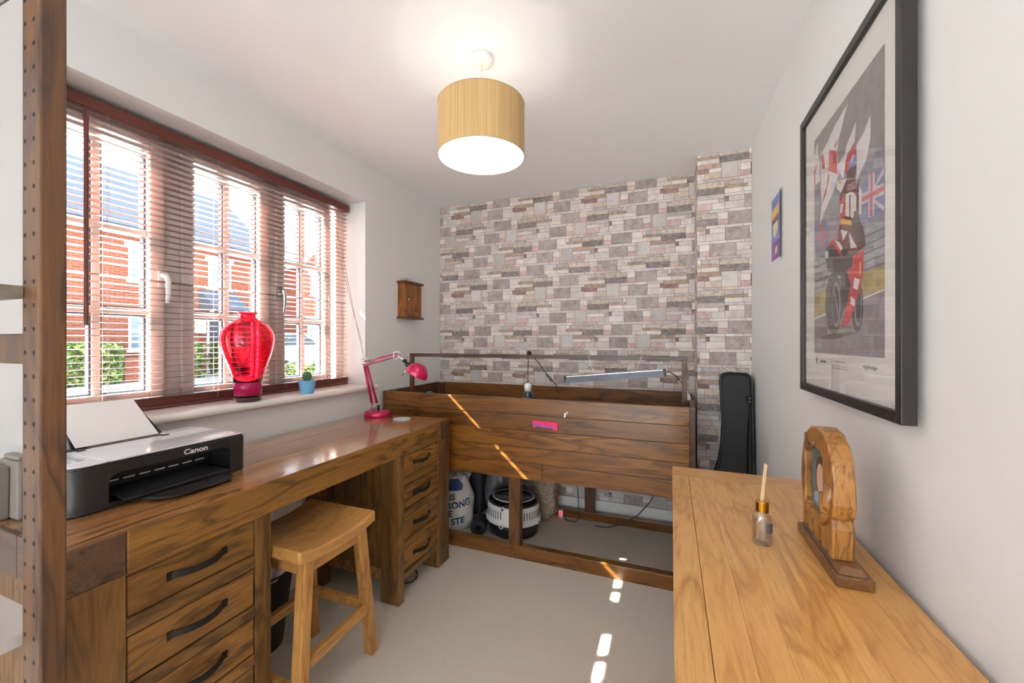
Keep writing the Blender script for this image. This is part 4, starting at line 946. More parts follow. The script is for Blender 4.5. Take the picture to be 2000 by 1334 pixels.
# pet carrier
pcx, pcy = -.938, 2.415
pc_ = thing('pet_carrier', (pcx, pcy, 0), 'oval pet carrier with black tub and white slotted top', 'pet carrier')
ex, ey = 1.0, .86
MB().lathe([(0, .002), (.135, .002), (.155, .012), (.170, .10), (.166, .10), (.150, .016), (0, .008)], (pcx, pcy, 0), 48, sx=ex, sy=ey).build('tub', 'black', pc_, smooth=True)
up = MB().lathe([(.175, .086), (.179, .090), (.178, .112), (.172, .116), (.168, .175), (.160, .196), (.152, .206), (.148, .204), (.156, .19), (.164, .17), (.168, .116), (.172, .108), (.172, .088)], (pcx, pcy, 0), 56, sx=ex, sy=ey, loop=True).build('vented_rim', 'white_plastic', pc_, smooth=True)
sl = MB()
for k in range(56):
    a = 2 * PI * (k + .5) / 56
    if -PI / 2 - .16 < (a - 2 * PI if a > PI else a) < -PI / 2 + .16: continue
    q = []
    for aa, z, r in ((a - .014, .125, .1722), (a + .014, .125, .1722), (a + .014, .172, .1692), (a - .014, .172, .1692)): q.append((pcx + r * ex * math.cos(aa), pcy + r * ey * math.sin(aa), z))
    q2 = [(pcx + (x - pcx) * .985, pcy + (y - pcy) * .985, z) for x, y, z in q]; sl.hexa(q + q2)
sl.build('vent_slots', 'hole', up)
MB().lathe([(.160, .196), (.158, .212), (.140, .226), (.130, .224), (.132, .216), (.150, .204)], (pcx, pcy, 0), 48, sx=ex, sy=ey, loop=True).build('black_collar', 'black_gloss', pc_, smooth=True)
MB().lathe([(.134, .222), (.138, .228), (.130, .231), (.126, .226)], (pcx, pcy, 0), 48, sx=ex, sy=ey, loop=True).build('lid_seal', 'white_plastic', pc_, smooth=True)
MB().lathe([(.130, .226), (.118, .252), (.086, .268), (.04, .275), (0, .276)], (pcx, pcy, 0), 40, sx=ex, sy=ey).build('clear_lid', 'smoke', pc_, smooth=True)
hd = MB(); hd.tube([(pcx + .148 * math.cos(a), pcy + .02,   .215 + .075 * math.sin(a)) for a in [PI * k / 14 for k in range(15)]], [.007] * 15, 10); hd.build('handle', 'crate', pc_, smooth=True)
for a, z in ((-PI / 2 - .12, .088), (-PI / 2 - .10, .188), (-.18, .098)):
    r = .177 if z < .12 else .162; p = Vector((pcx + r * math.cos(a), pcy + r * ey * math.sin(a), z)); nrm = Vector((math.cos(a), math.sin(a) / ey, 0)).normalized(); tt = Vector((-nrm.y, nrm.x, 0))
    def disc(c, rr, h, mb): mb.cyl(c, c + nrm * h, rr, None, 16)
    lt = MB(); disc(p - nrm * .004, .014, .010, lt); clp = lt.build('latch', 'white_plastic', pc_)
    pw = MB(); disc(p + nrm * .006 - UZ * .003, .006, .001, pw)
    for k in (-1.5, -.5, .5, 1.5): disc(p + nrm * .006 + tt * k * .0042 + UZ * (.0055 - .0012 * k * k), .0019, .001, pw)
    pw.build('paw_mark', 'black', clp)
# bag of straw
hb_ = thing('straw_bag', (-.83, 2.66, 0), 'clear bag packed with straw bedding beside the pet carrier', 'bag')
def hayp(u, v, k=1.0):
    a = 2 * PI * u; t = v; c, s = math.cos(a), math.sin(a); r = (abs(c) ** 5 + abs(s) ** 5) ** (-.2)
    w = .5 + .5 * min(1, 6 * t, 6 * (1.02 - t)); bump = .006 * math.sin(a * 9 + v * 17) + .005 * math.sin(a * 17 - v * 23)
    return (-.828 + (.105 * r * w + bump) * k * c, 2.662 + (.07 * r * w + bump) * k * s, .40 * v + .003)
m = MB(); m.grid(lambda u, v: hayp(u, v), 40, 20, wrap=True); m.f.append(list(range(40))[::-1]); m.m.append(0); m.f.append([19 * 40 + i for i in range(40)]); m.m.append(0)
hy = m.build('straw', 'hay', hb_, smooth=True)
sr = MB(); rn = random.Random(11)
for k in range(900):
    u, v = rn.random(), rn.uniform(.03, .97); p = Vector(hayp(u, v, 1.01)); q = Vector(hayp(u + rn.uniform(-.05, .05), min(.99, max(.01, v + rn.uniform(-.05, .05))), 1.012)); sr.tube([p, q], .0011, 3)
tag(sr.build('stalks', 'hay2', hy), kind='stuff')
m = MB(); m.grid(lambda u, v: hayp(u, v, 1.05), 40, 14, wrap=True); m.build('film', 'film', hb_, smooth=True)
ad = thing('power_adapter', (-.70, 2.735, 0), 'white plug adapter with a glowing red light on the carpet', 'adapter')
MB().box(-.722, -.690, 2.715, 2.739, 0, .05).build('case', 'white_plastic', ad, .004)
MB().lathe([(0, 0), (.008, 0), (.008, .003), (.005, .006), (0, .007)], (0, 0, 0), 14).xf(Matrix.Translation((-.706, 2.715, .034)) @ Matrix.Rotation(PI / 2, 4, 'X')).build('indicator', 'led', ad, smooth=True)
q = MB(); q.tube([(-.69, 2.725, .02), (-.66, 2.68, .006), (-.60, 2.67, .006), (-.575, 2.70, .02), (-.585, 2.73, .12), (-.60, 2.74, .3), (-.60, 2.74, .448)], .003, 7); tag(q.build('power_cable', 'black', None, smooth=True), 'black cable hanging down to the adapter beside the back post', 'cable')
q = MB(); q.tube([(-.03, 2.72, .448), (-.07, 2.72, .30), (-.12, 2.70, .20), (-.20, 2.69, .10), (-.29, 2.68, .04), (-.38, 2.67, .006), (-.46, 2.66, .006)], .003, 7); tag(q.build('power_cable', 'black', None, smooth=True), 'black cable drooping under the right half of the enclosure', 'cable')
# ------------------------------------------------------------------ black soft case in the corner
gc = thing('instrument_case', (.30, 2.45, 0), 'black soft instrument case leaning in the corner by the white wall', 'case')
oc = [(.150, .0), (.400, .0), (.402, .30), (.402, .60), (.404, .80), (.404, 1.00), (.398, 1.025), (.380, 1.040), (.300, 1.043), (.272, 1.038), (.258, 1.020), (.252, .99), (.256, .90), (.262, .78), (.256, .66), (.240, .56), (.205, .45), (.165, .33), (.148, .15)]
def lean(z): return 2.36 + .115 * z / 1.04
cm = MB(); n = len(oc)
def shrink(k):
    cx = sum(p[0] for p in oc) / n; return [(p[0] + (cx - p[0]) * k, p[1] * (1 - k * .15)) for p in oc]
rings = [(shrink(.06), -.006), (oc, .006), (oc, .075), (shrink(.06), .086)]
vs = []; 
for ring, dy in rings: vs += [(x, lean(z) + dy, z + .001) for x, z in ring]
fs = [list(range(n)), [3 * n + i for i in range(n)][::-1]]
for j in range(3): fs += [(j * n + i, j * n + (i + 1) % n, (j + 1) * n + (i + 1) % n, (j + 1) * n + i) for i in range(n)]
cm.add(vs, fs); cm.build('body', 'cloth_black', gc, .006)
pp = MB(); pp.tube([(x, lean(z) + .002, z + .001) for x, z in oc] + [(oc[0][0], lean(0) + .002, .001)], .0035, 6); pp.build('piping', 'black', gc)
zp = MB(); zp.tube([(.385, lean(1.02) - .008, 1.025), (.388, lean(.86) - .009, .86), (.376, lean(.7) - .009, .70), (.372, lean(.5) - .009, .50), (.38, lean(.2) - .008, .2)], .004, 6); zp.build('zip', 'black_gloss', gc)
pk = MB(); pk.box(.372, .400, lean(.91) - .014, lean(.91) - .007, .885, .925); pk_ = pk.build('strap_patch', 'black_gloss', gc, .002)
for z in (.895, .913): MB().cyl((.387, lean(.9) - .0165, z), (.387, lean(.9) - .013, z), .003, None, 10).build('rivet', 'chrome', pk_)
# ------------------------------------------------------------------ reed diffuser
rx, ry = .196, 1.078
rdv = thing('reed_diffuser', (rx, ry, SZT), 'glass reed diffuser with gold collar on the oak sideboard', 'diffuser')
bo = [(0, .0), (.0190, .0), (.0205, .003), (.0205, .062), (.018, .069), (.0105, .073), (.0105, .078)]
bi = [(.0085, .078), (.0085, .074), (.016, .067), (.0185, .061), (.0185, .008), (0, .007)]
MB().lathe(bo + bi, (rx, ry, SZT), 36, sx=1, sy=.8).build('bottle', 'bottle', rdv, smooth=True)
MB().lathe([(0, .0075), (.0181, .0082), (.0181, .046), (0, .046)], (rx, ry, SZT), 36, sx=1, sy=.8).build('oil', 'oil', rdv, smooth=False)
MB().lathe([(.0095, .074), (.0135, .074), (.0135, .096), (.0120, .098), (.006, .098), (.006, .094), (.0095, .090)], (rx, ry, SZT), 28, loop=True).build('collar', 'gold', rdv, smooth=False)
m = MB(); m.grid(lambda u, v: (rx + .0208 * math.cos(-PI / 2 + .25 + u * 1.1), ry + .0208 * .8 * math.sin(-PI / 2 + .25 + u * 1.1), SZT + .030 + .022 * v), 10, 2); m.build('label', 'slate_label', rdv, flip=True)
for k, (dx, dy) in enumerate(((.004, .004), (.007, .001), (.005, -.003))):
    MB().cyl((rx - .012 + k * .003, ry - .003 + k * .002, SZT + .010), (rx + dx + .004, ry + dy + .006, SZT + .182 - k * .002), .0016, None, 7).build('reed', 'reed', rdv)
# ------------------------------------------------------------------ carved elephant photo frame
ef = thing('photo_frame', (.315, 1.07, SZT), 'carved wooden elephant photo frame on the oak sideboard', 'photo frame')
by0, by1, bx0, bx1 = .938, 1.188, .291, .352
MB().box(bx0, bx1, by0, by1, SZT, SZT + .022).build('plinth', 'carved_dark', ef, .003)
MB().hexa([(bx0 + .006, by0 + .006, SZT + .022), (bx1 - .006, by0 + .006, SZT + .022), (bx1 - .006, by1 - .006, SZT + .022), (bx0 + .006, by1 - .006, SZT + .022), (bx0 + .015, by0 + .016, SZT + .034), (bx1 - .015, by0 + .016, SZT + .034), (bx1 - .015, by1 - .016, SZT + .034), (bx0 + .015, by1 - .016, SZT + .034)]).build('plinth_moulding', 'carved_dark', ef, .002)
zb = SZT + .034; X0, X1 = .296, .334
# outline in (y, z): rounded body, head and trunk towards the camera, four legs below
EO = [(.975, .000), (.972, .060), (.980, .078), (.972, .085), (.966, .110), (.968, .150), (.978, .190), (.998, .222), (1.028, .240), (1.066, .246), (1.104, .240), (1.136, .222), (1.160, .192), (1.174, .150), (1.178, .108), (1.172, .070), (1.166, .040), (1.162, .0),
      (1.142, .0), (1.138, .032), (1.128, .036), (1.122, .0), (1.100, .0), (1.094, .034), (1.084, .034), (1.078, .0), (1.056, .0), (1.050, .034), (1.040, .034), (1.034, .0), (1.010, .0), (1.006, .030), (.998, .030), (.996, .0)]
EH = rrect(1.030, 1.150, .052, .196, .022, 4)
def ringsplit(outer, hole, x0, x1, zo):
    m = MB(); bm = bmesh.new()
    vo = [bm.verts.new((0, y, z)) for y, z in outer]; vh = [bm.verts.new((0, y, z)) for y, z in hole]
    eo = [bm.edges.new((vo[i], vo[(i + 1) % len(vo)])) for i in range(len(vo))]; eh = [bm.edges.new((vh[i], vh[(i + 1) % len(vh)])) for i in range(len(vh))]
    bmesh.ops.triangle_fill(bm, edges=eo + eh, use_beauty=True)
    bm.verts.index_update(); tri = [[v.index for v in f.verts] for f in bm.faces]; co = [tuple(v.co) for v in bm.verts]; bm.free()
    nn = len(co); vs = [(x0, y, z + zo) for _, y, z in co] + [(x1, y, z + zo) for _, y, z in co]; fs = [t for t in tri] + [[nn + i for i in t][::-1] for t in tri]
    def loop(b0, k): return [(b0 + i, b0 + (i + 1) % k, nn + b0 + (i + 1) % k, nn + b0 + i) for i in range(k)]
    fs += loop(0, len(outer)) + loop(len(outer), len(hole)); m.add(vs, fs); return m
ringsplit(EO, EH, X0, X1, zb).build('elephant', 'carved', ef, .009, seg=3)
MB().box(X0 + .016, X1 - .004, 1.024, 1.156, zb + .046, zb + .202).build('backing', 'carved_dark', ef)
ph = MB(); ph.box(X0 + .0145, X0 + .0158, 1.030, 1.150, zb + .052, zb + .196); 
M['photo_bg'] = mat('photo_background', (112, 134, 138), .3, c2=(70, 92, 86), nscale=30); M['photo_skin'] = mat('photo_skin', (222, 178, 160), .3); M['photo_hair'] = mat('photo_hair', (74, 52, 50), .3); M['photo_red'] = mat('photo_red', (150, 40, 56), .3); M['photo_blue'] = mat('photo_blue', (150, 170, 200), .3)
pho = ph.build('photograph', 'photo_bg', ef)
def flat(name, mt, cy, cz, ry_, rz_, lay):
    q = MB(); q.poly([(X0 + .0144 - lay * .0001, cy + ry_ * math.cos(2 * PI * k / 24), cz + rz_ * math.sin(2 * PI * k / 24)) for k in range(24)]); q.build(name, mt, pho)
flat('photo_print', 'photo_hair', 1.088, zb + .130, .034, .046, 1); flat('photo_print', 'photo_skin', 1.090, zb + .124, .024, .034, 2)
flat('photo_print', 'photo_red', 1.072, zb + .078, .022, .017, 1); flat('photo_print', 'photo_blue', 1.108, zb + .076, .022, .015, 1)
tu = MB(); tu.tube([(X0 - .003, 1.012, zb + .120), (X0 - .010, .996, zb + .098), (X0 - .012, .984, zb + .090), (X0 - .008, .972, zb + .092)], [.006, .0055, .004, .0015], 10); tu.build('tusk', 'carved', ef, smooth=True)
tr_ = MB(); tr_.tube([(X0 + .004, .985, zb + .140), (X0 - .002, .993, zb + .10), (X0 - .004, 1.000, zb + .075), (X0 - .005, 1.012, zb + .058), (X0 - .005, 1.020, zb + .064), (X0 - .004, 1.018, zb + .072)], [.013, .011, .009, .007, .005, .003], 10); tr_.build('trunk', 'carved', ef, smooth=True)
ea = MB(); ea.tube([(X0 - .001, 1.135, zb + .218), (X0 - .003, 1.122, zb + .196), (X0 - .004, 1.100, zb + .188), (X0 - .003, 1.080, zb + .198), (X0 - .001, 1.072, zb + .212)], [.003, .005, .006, .005, .003], 8); ea.build('carved_swag', 'carved_dark', ef, smooth=True)
# ------------------------------------------------------------------ framed racing print
FX = .385; fy0, fy1, fz0, fz1 = .931, 1.541, 1.062, 1.904; fw = .022
fp = thing('framed_print', (XR - .02, 1.236, fz0), 'large black framed print of a motorcycle racer with flags', 'picture')
fb = MB()
FB = .408
fb.box(FX, FB, fy0, fy0 + fw, fz0, fz1); fb.box(FX, FB, fy1 - fw, fy1, fz0, fz1); fb.box(FX, FB, fy0 + fw, fy1 - fw, fz0, fz0 + fw); fb.box(FX, FB, fy0 + fw, fy1 - fw, fz1 - fw, fz1)
MB().box(.4005, .4065, fy0 + fw, fy1 - fw, fz0 + fw, fz1 - fw).build('backing_board', 'maroon', fp)
for y in (1.05, 1.42): MB().box(.4065, XR, y - .012, y + .012, 1.70, 1.76).build('hanger', 'steel_dark', fp, .002)
for y in (.99, 1.48): MB().box(.4065, XR, y - .01, y + .01, fz0 + .004, fz0 + .024).build('bumper', 'hole', fp, .002)
fb.build('frame', 'frame_black', fp, .001)
MXF = .396
mo = MB(); AY0, AY1, AZ0, AZ1 = 1.018, 1.441, 1.18, 1.806
mo.box(MXF, MXF + .004, fy0 + fw, fy1 - fw, fz0 + fw, fz1 - fw); mo.build('mount', 'mount', fp)
MB().box(MXF - .0063, MXF - .0055, fy0 + fw, fy1 - fw, fz0 + fw, fz1 - fw).build('glass', 'picglass', fp)
def ART_P(s, t, l): return (MXF - .0004 - l * .00002, AY1 + (AY0 - AY1) * s, AZ0 + (AZ1 - AZ0) * t)
AC = {'bg': (148, 142, 143), 'crowd': (158, 158, 170), 'barrier': (172, 176, 184), 'barrier_dark': (112, 116, 126), 'grass': (186, 164, 104), 'white': (232, 230, 230), 'road': (156, 150, 156), 'shadow': (98, 92, 96), 'flag': (230, 228, 230), 'red': (196, 40, 50), 'redp': (196, 104, 112), 'jack': (126, 132, 172), 'jackw': (206, 204, 214), 'tyre': (70, 64, 66), 'rim': (150, 144, 144), 'bikedark': (58, 50, 52), 'yellow': (226, 178, 60), 'leather': (112, 40, 44), 'darkl': (66, 46, 48), 'blue': (130, 146, 206)}  # background tone is lightened, the haze reflected in the glass painted in
ACK = list(AC)
for k in ACK: M['art_' + k] = mat('print_' + k, AC[k], .6, c2=tuple(max(0, int(c * .86)) for c in AC[k]) if k in ('bg', 'crowd', 'grass', 'road', 'barrier') else None, nscale=40)
ART=[('crowd',[(0,0.946),(0.413,0.809),(0.996,0.676),(0.996,0.423),(0,0.606)]),('crowd',[(0.009,0.601),(0.996,0.496),(0.996,0.412),(0.009,0.455)]),('barrier',[(0,0.461),(0.999,0.437),(0.999,0.296),(0,0.281)]),('barrier_dark',[(0,0.438),(0.999,0.417),(0.999,0.411),(0,0.431)]),('barrier_dark',[(0,0.404),(0.999,0.389),(0.999,0.383),(0,0.397)]),('barrier_dark',[(0,0.37),(0.999,0.361),(0.999,0.355),(0,0.363)]),('barrier_dark',[(0,0.337),(0.999,0.333),(0.999,0.327),(0,0.329)]),('barrier_dark',[(0,0.303),(0.999,0.306),(0.999,0.299),(0,0.295)]),('grass',[(0.002,0.281),(0.999,0.298),(0.999,0.217),(0.002,0.16)]),('white',[(0.002,0.164),(0.999,0.22),(0.999,0.215),(0.002,0.156)]),('road',[(0.002,0.156),(0.999,0.215),(0.999,0),(0.002,0.003)]),('shadow',[(0.116,0.078),(0.289,0.083),(0.612,0.089),(0.725,0.085),(0.612,0.078),(0.309,0.057),(0.161,0.062)]),('flag',[(0.586,0.967),(0.368,0.945),(0.273,0.917),(0.143,0.899),(0.134,0.835),(0.143,0.674),(0.116,0.582),(0.188,0.62),(0.368,0.68),(0.435,0.731),(0.413,0.82),(0.443,0.871),(0.567,0.96)]),('flag',[(0.064,0.977),(0,0.92),(0,0.785),(0.116,0.785),(0.116,0.848),(0.079,0.926)]),('flag',[(0.686,0.859),(0.554,0.808),(0.54,0.783),(0.413,0.767),(0.513,0.689),(0.567,0.775),(0.668,0.78)]),('flag',[(0.857,0.822),(0.783,0.787),(0.692,0.769),(0.692,0.638),(0.805,0.68),(0.857,0.741)]),('red',[(0.289,0.872),(0.406,0.834),(0.421,0.735),(0.273,0.788)]),('red',[(0.179,0.892),(0.214,0.813),(0.161,0.825),(0.138,0.884)]),('red',[(0.273,0.782),(0.248,0.732),(0.131,0.66),(0.231,0.696),(0.297,0.759)]),('red',[(0.435,0.873),(0.368,0.864),(0.383,0.852),(0.428,0.865)]),('red',[(0.079,0.888),(0,0.855),(0,0.785),(0.021,0.791),(0.021,0.843)]),('red',[(0.668,0.79),(0.606,0.778),(0.631,0.774),(0.668,0.777)]),('jack',[(0.75,0.604),(0.867,0.625),(0.996,0.612),(0.996,0.468),(0.761,0.473)]),('jackw',[(0.755,0.576),(0.996,0.559),(0.996,0.521),(0.755,0.537)]),('jackw',[(0.836,0.624),(0.902,0.616),(0.897,0.473),(0.831,0.476)]),('jackw',[(0.996,0.609),(0.887,0.567),(0.912,0.562),(0.996,0.591)]),('jackw',[(0.882,0.535),(0.996,0.483),(0.996,0.468),(0.877,0.523)]),('redp',[(0.761,0.563),(0.996,0.55),(0.996,0.533),(0.761,0.547)]),('redp',[(0.857,0.62),(0.882,0.617),(0.879,0.475),(0.849,0.477)]),('jack',[(0.002,0.592),(0.269,0.564),(0.289,0.462),(0.021,0.469)]),('redp',[(0.009,0.542),(0.279,0.523),(0.279,0.508),(0.009,0.525)]),('redp',[(0.116,0.582),(0.161,0.574),(0.172,0.459),(0.128,0.462)]),('tyre',[(0.777,0.178),(0.773,0.146),(0.761,0.118),(0.741,0.097),(0.717,0.086),(0.69,0.087),(0.665,0.099),(0.644,0.121),(0.63,0.152),(0.625,0.187),(0.63,0.221),(0.644,0.25),(0.665,0.27),(0.69,0.279),(0.717,0.277),(0.741,0.263),(0.761,0.24),(0.773,0.211)]),('rim',[(0.759,0.179),(0.757,0.154),(0.749,0.132),(0.736,0.116),(0.721,0.107),(0.704,0.108),(0.688,0.117),(0.675,0.135),(0.666,0.158),(0.663,0.184),(0.666,0.211),(0.675,0.233),(0.688,0.249),(0.704,0.257),(0.721,0.255),(0.736,0.245),(0.749,0.227),(0.757,0.205)]),('tyre',[(0.752,0.18),(0.75,0.159),(0.745,0.14),(0.735,0.127),(0.724,0.12),(0.712,0.12),(0.701,0.128),(0.691,0.142),(0.685,0.162),(0.683,0.183),(0.685,0.205),(0.691,0.224),(0.701,0.237),(0.712,0.244),(0.724,0.243),(0.735,0.234),(0.745,0.22),(0.75,0.201)]),('tyre',[(0.499,0.203),(0.492,0.161),(0.47,0.124),(0.435,0.096),(0.392,0.082),(0.344,0.082),(0.297,0.099),(0.258,0.13),(0.232,0.172),(0.222,0.219),(0.232,0.265),(0.258,0.304),(0.297,0.331),(0.344,0.341),(0.392,0.336),(0.435,0.317),(0.47,0.285),(0.492,0.246)]),('rim',[(0.478,0.199),(0.474,0.168),(0.463,0.141),(0.444,0.121),(0.422,0.11),(0.397,0.111),(0.374,0.122),(0.354,0.144),(0.341,0.174),(0.337,0.207),(0.341,0.24),(0.354,0.268),(0.374,0.288),(0.397,0.297),(0.422,0.295),(0.444,0.282),(0.463,0.26),(0.474,0.231)]),('tyre',[(0.457,0.201),(0.454,0.174),(0.444,0.15),(0.43,0.133),(0.412,0.124),(0.392,0.125),(0.374,0.135),(0.358,0.154),(0.348,0.179),(0.345,0.207),(0.348,0.235),(0.358,0.259),(0.374,0.276),(0.392,0.284),(0.412,0.282),(0.43,0.271),(0.444,0.252),(0.454,0.228)]),('rim',[(0.358,0.269),(0.374,0.267),(0.478,0.126),(0.461,0.126)]),('bikedark',[(0.216,0.422),(0.227,0.461),(0.406,0.473),(0.513,0.442),(0.704,0.379),(0.761,0.343),(0.718,0.294),(0.643,0.285),(0.58,0.189),(0.496,0.166),(0.478,0.314),(0.269,0.356)]),('red',[(0.643,0.371),(0.788,0.374),(0.775,0.292),(0.733,0.239),(0.674,0.184),(0.596,0.118),(0.478,0.11),(0.564,0.19),(0.62,0.265),(0.564,0.326),(0.643,0.332)]),('white',[(0.666,0.289),(0.74,0.275),(0.704,0.239),(0.651,0.254)]),('white',[(0.62,0.224),(0.681,0.205),(0.666,0.18),(0.615,0.196)]),('yellow',[(0.733,0.338),(0.754,0.335),(0.747,0.287),(0.73,0.293)]),('red',[(0.237,0.462),(0.368,0.48),(0.424,0.465),(0.513,0.379),(0.478,0.392),(0.358,0.456)]),('white',[(0.378,0.475),(0.461,0.45),(0.51,0.42),(0.478,0.413),(0.424,0.449)]),('white',[(0.281,0.426),(0.279,0.42),(0.273,0.416),(0.264,0.413),(0.254,0.412),(0.242,0.414),(0.231,0.417),(0.222,0.423),(0.216,0.429),(0.214,0.435),(0.216,0.441),(0.222,0.445),(0.231,0.448),(0.242,0.449),(0.254,0.447),(0.264,0.443),(0.273,0.438),(0.279,0.432)]),('leather',[(0.461,0.52),(0.775,0.463),(0.809,0.389),(0.747,0.38),(0.704,0.375),(0.513,0.424),(0.424,0.475)]),('white',[(0.478,0.498),(0.58,0.474),(0.513,0.449)]),('white',[(0.596,0.469),(0.704,0.394),(0.62,0.404)]),('red',[(0.478,0.517),(0.424,0.489),(0.397,0.479),(0.461,0.511)]),('darkl',[(0.628,0.49),(0.775,0.455),(0.805,0.389),(0.747,0.386)]),('leather',[(0.513,0.686),(0.668,0.654),(0.727,0.616),(0.755,0.55),(0.721,0.511),(0.755,0.466),(0.471,0.518),(0.464,0.642)]),('red',[(0.471,0.611),(0.54,0.621),(0.54,0.505),(0.471,0.518)]),('white',[(0.478,0.599),(0.52,0.594),(0.492,0.559),(0.471,0.567)]),('white',[(0.554,0.622),(0.606,0.618),(0.656,0.607),(0.698,0.579),(0.692,0.53),(0.668,0.507),(0.547,0.541)]),('white',[(0.413,0.707),(0.567,0.677),(0.485,0.643),(0.416,0.678)]),('white',[(0.727,0.614),(0.764,0.587),(0.756,0.51),(0.729,0.507)]),('yellow',[(0.443,0.707),(0.483,0.69),(0.478,0.682),(0.443,0.692)]),('yellow',[(0.478,0.545),(0.631,0.504),(0.637,0.488),(0.478,0.522)]),('darkl',[(0.668,0.535),(0.727,0.516),(0.755,0.466),(0.643,0.487)]),('darkl',[(0.58,0.715),(0.698,0.695),(0.668,0.654),(0.567,0.679)]),('red',[(0.551,0.751),(0.606,0.771),(0.68,0.763),(0.698,0.737),(0.692,0.719),(0.567,0.701),(0.534,0.702)]),('blue',[(0.606,0.736),(0.686,0.744),(0.698,0.724),(0.686,0.707),(0.58,0.708)]),('white',[(0.643,0.746),(0.668,0.742),(0.643,0.725),(0.618,0.729)])]

ap = MB(); ap.poly([ART_P(0, 0, 0), ART_P(1, 0, 0), ART_P(1, 1, 0), ART_P(0, 1, 0)], 0)
for i, (c, pts) in enumerate(ART): ap.poly([ART_P(s, t, i + 1) for s, t in pts], ACK.index(c))
art = ap.build('racing_print', ['art_' + k for k in ACK], fp, flip=False)
for tri in (): pass
nl = len(ART) + 2
t1_ = text_mb('1', .085, ART_P(.612, .555, nl), (0, -1, -.05), (0, 0, 1), .00001, squash=.85); t1_.build('print_number', 'art_bikedark', fp)
t1_ = text_mb('FOGGY', .021, ART_P(.645, .63, nl), (0, -1, -.18), (0, -.05, 1), .00001, squash=.8); t1_.build('print_name', 'art_white', fp)
M['ink'] = mat('pencil_ink', (120, 116, 116), .7)
sg = MB()
for y0, y1, z, a in ((1.115, 1.05, 1.157, .004), (1.30, 1.20, 1.150, .0005), (1.30, 1.20, 1.144, .0005), (1.285, 1.215, 1.162, .0005), (1.39, 1.345, 1.158, .003), (1.425, 1.415, 1.160, .006)):
    sg.tube([(MXF - .0006, y0 + (y1 - y0) * k / 24, z + a * math.sin(k * 2.1) * (1 if k % 5 else 1.8)) for k in range(25)], .0006, 4)
sg.build('signature', 'ink', fp)
# ------------------------------------------------------------------ small poster
po = thing('poster', (XR - .003, 2.003, 1.556), 'small blue and purple poster with yellow title on the white wall', 'poster')
m = MB(); m.grid(lambda u, v: (XR - .002 - .010 * max(0, u - .6) ** 2 * 6, 2.103 - .2 * u, 1.556 + .286 * v), 10, 6); m.build('sheet', 'paper', po, smooth=True)
M['po_blue'] = mat('poster_blue', (92, 104, 176), .4, c2=(120, 140, 206), nscale=14); M['po_purple'] = mat('poster_purple', (150, 84, 168), .4, c2=(96, 70, 140), nscale=16); M['po_yellow'] = mat('poster_yellow', (236, 196, 50), .4); M['po_brown'] = mat('poster_brown', (120, 76, 70), .4); M['po_cream'] = mat('poster_cream', (220, 214, 176), .4)
def PP(u, v, l): return (XR - .0025 - .010 * max(0, u - .6) ** 2 * 6 - l * .0002, 2.103 - .2 * u, 1.556 + .286 * v)
pm = MB()
def pgrid(u0, u1, v0, v1, l, mi): pm.grid(lambda u, v: PP(u0 + (u1 - u0) * u, v0 + (v1 - v0) * v, l), 8, 2, mi)
pgrid(.04, .96, .30, .97, 1, 0); pgrid(.04, .96, .03, .30, 1, 1); pgrid(.08, .80, .58, .66, 2, 3)
for k in range(4): pgrid(.08 + k * .19, .23 + k * .19, .66 + .01 * k, .80 + .01 * k, 2, 2)
pm.poly([PP(.18, .58, 3), PP(.60, .58, 3), PP(.62, .46, 3), PP(.40, .36, 3), PP(.20, .40, 3)], 4); pm.poly([PP(.35, .20, 2), PP(.60, .22, 2), PP(.55, .12, 2), PP(.38, .10, 2)], 4)
pm.build('print', ['po_blue', 'po_purple', 'po_yellow', 'po_brown', 'po_cream'], po, flip=False)
# ------------------------------------------------------------------ stained ladder bookcase (only its near side is in view)
bc = thing('bookcase', (-.96, .2, 0), 'dark stained open ladder bookcase cropped at the left edge', 'bookcase')
for x0, x1 in ((-.842, -.794), (-1.142, -1.094)): MB().box(x0, x1, .275, .303, 0, 2.26).build('post', 'post', bc, .003)
for z in (.10, .62, 1.181, 1.74, 2.16): MB().box(-1.094, -.842, .279, .299, z, z + .043).build('rail', 'post', bc, .002)
for x0, x1 in ((-.842, -.794), (-1.142, -1.094)): MB().box(x0, x1, -.56, -.532, 0, 2.26).build('post', 'post', bc, .003)
for z in (.10, .62, 1.181, 1.74, 2.16): MB().box(-1.094, -.842, -.556, -.536, z, z + .043).build('rail', 'post', bc, .002)
ho = MB()
for x in (-.832, -.808):
    for k in range(66): z = .06 + k * .0325; ho.cyl((x, .2748, z), (x, .2762, z), .0033, None, 8)
tag(ho.build('pin_holes', 'hole', bc), kind='stuff')
MB().box(-1.10, -.834, -.53, .2745, 1.272, 1.290).build('shelf', 'shelf_grey', bc, .001)
MB().box(-1.09, -.856, -.53, .310, .782, .800).build('shelf', 'shelf_light', bc, .001)
MB().box(-1.09, -.866, -.53, .2745, 1.702, 1.720).build('shelf', 'shelf_light', bc, .001)
MB().box(-1.09, -.856, -.53, .2745, .30, .318).build('shelf', 'shelf_light', bc, .001)
pg_ = MB(); pg_.cyl((-.870, .300, .785), (-.842, .300, .785), .004, None, 10); pg_.build('shelf_pin', 'chrome', bc)
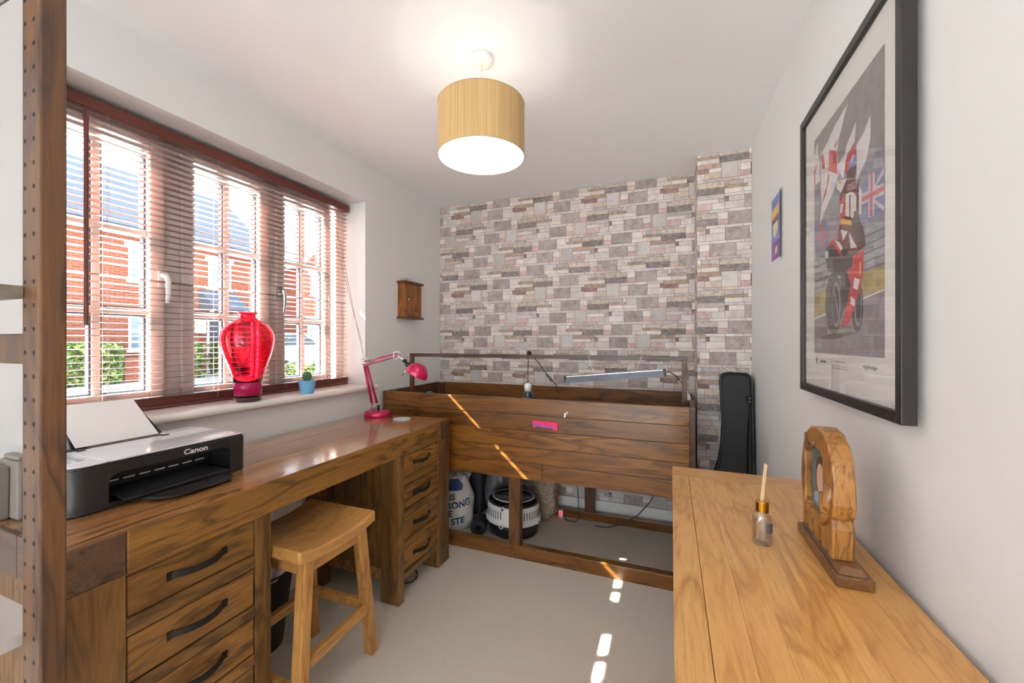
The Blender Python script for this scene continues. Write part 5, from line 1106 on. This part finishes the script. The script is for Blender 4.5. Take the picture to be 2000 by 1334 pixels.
# ------------------------------------------------------------------ pendant light
QX, QY = -.668, 1.385
pn = thing('pendant_light', (QX, QY, 1.91), 'drum pendant with straw coloured silk shade on the ceiling', 'lamp')
MB().lathe([(0, 2.262), (.030, 2.262), (.041, 2.266), (.043, 2.270), (.043, 2.290), (0, 2.290)], (QX, QY, 0), 36).build('ceiling_rose', 'white_plastic', pn, smooth=True)
MB().cyl((QX, QY, 2.05), (QX, QY, 2.263), .0028, None, 10).build('flex', 'white_plastic', pn, smooth=True)
SR = .1625
MB().lathe([(SR, 1.911), (SR, 2.105), (SR - .0007, 2.105), (SR - .0007, 1.911)], (QX, QY, 0), 72, loop=True).build('drum_shade', 'shade_out', pn, smooth=False)
MB().lathe([(SR - .0008, 1.911), (SR - .0008, 2.105), (SR - .0016, 2.105), (SR - .0016, 1.911)], (QX, QY, 0), 72, loop=True).build('shade_lining', 'shade_in', pn, smooth=False)
for z in (1.911, 2.105): MB().tube([(QX + SR * math.cos(a), QY + SR * math.sin(a), z) for a in [2 * PI * k / 72 for k in range(73)]], .0016, 6).build('shade_rim', 'shade_trim', pn, smooth=True)
rgm = MB()
for k in range(3): a = 2 * PI * k / 3; rgm.tube([(QX + .018 * math.cos(a), QY + .018 * math.sin(a), 2.06), (QX + SR * math.cos(a), QY + SR * math.sin(a), 2.102)], .0014, 6)
rgm.tube([(QX + .018 * math.cos(a), QY + .018 * math.sin(a), 2.06) for a in [2 * PI * k / 24 for k in range(25)]], .002, 6); rgm.build('shade_spider', 'white_plastic', pn)
MB().lathe([(0, 2.025), (.016, 2.025), (.018, 2.04), (.018, 2.075), (.012, 2.085), (0, 2.087)], (QX, QY, 0), 24).build('lamp_holder', 'white_plastic', pn, smooth=True)
bp_ = [(0, 1.953)] + [(.029 * math.sin(a), 1.982 - .029 * math.cos(a)) for a in [PI * .75 * k / 10 for k in range(1, 11)]] + [(.014, 2.015), (.013, 2.026), (0, 2.027)]
MB().lathe(bp_, (QX, QY, 0), 28).build('bulb', 'hot', pn, smooth=True)
lg = bpy.data.lights.new('pendant_bulb', 'POINT'); lg.energy = LAMP; lg.shadow_soft_size = .03; lg.color = (1, .94, .85)
lo = bpy.data.objects.new('pendant_bulb', lg); COL.objects.link(lo); lo.location = (QX, QY, 1.945)
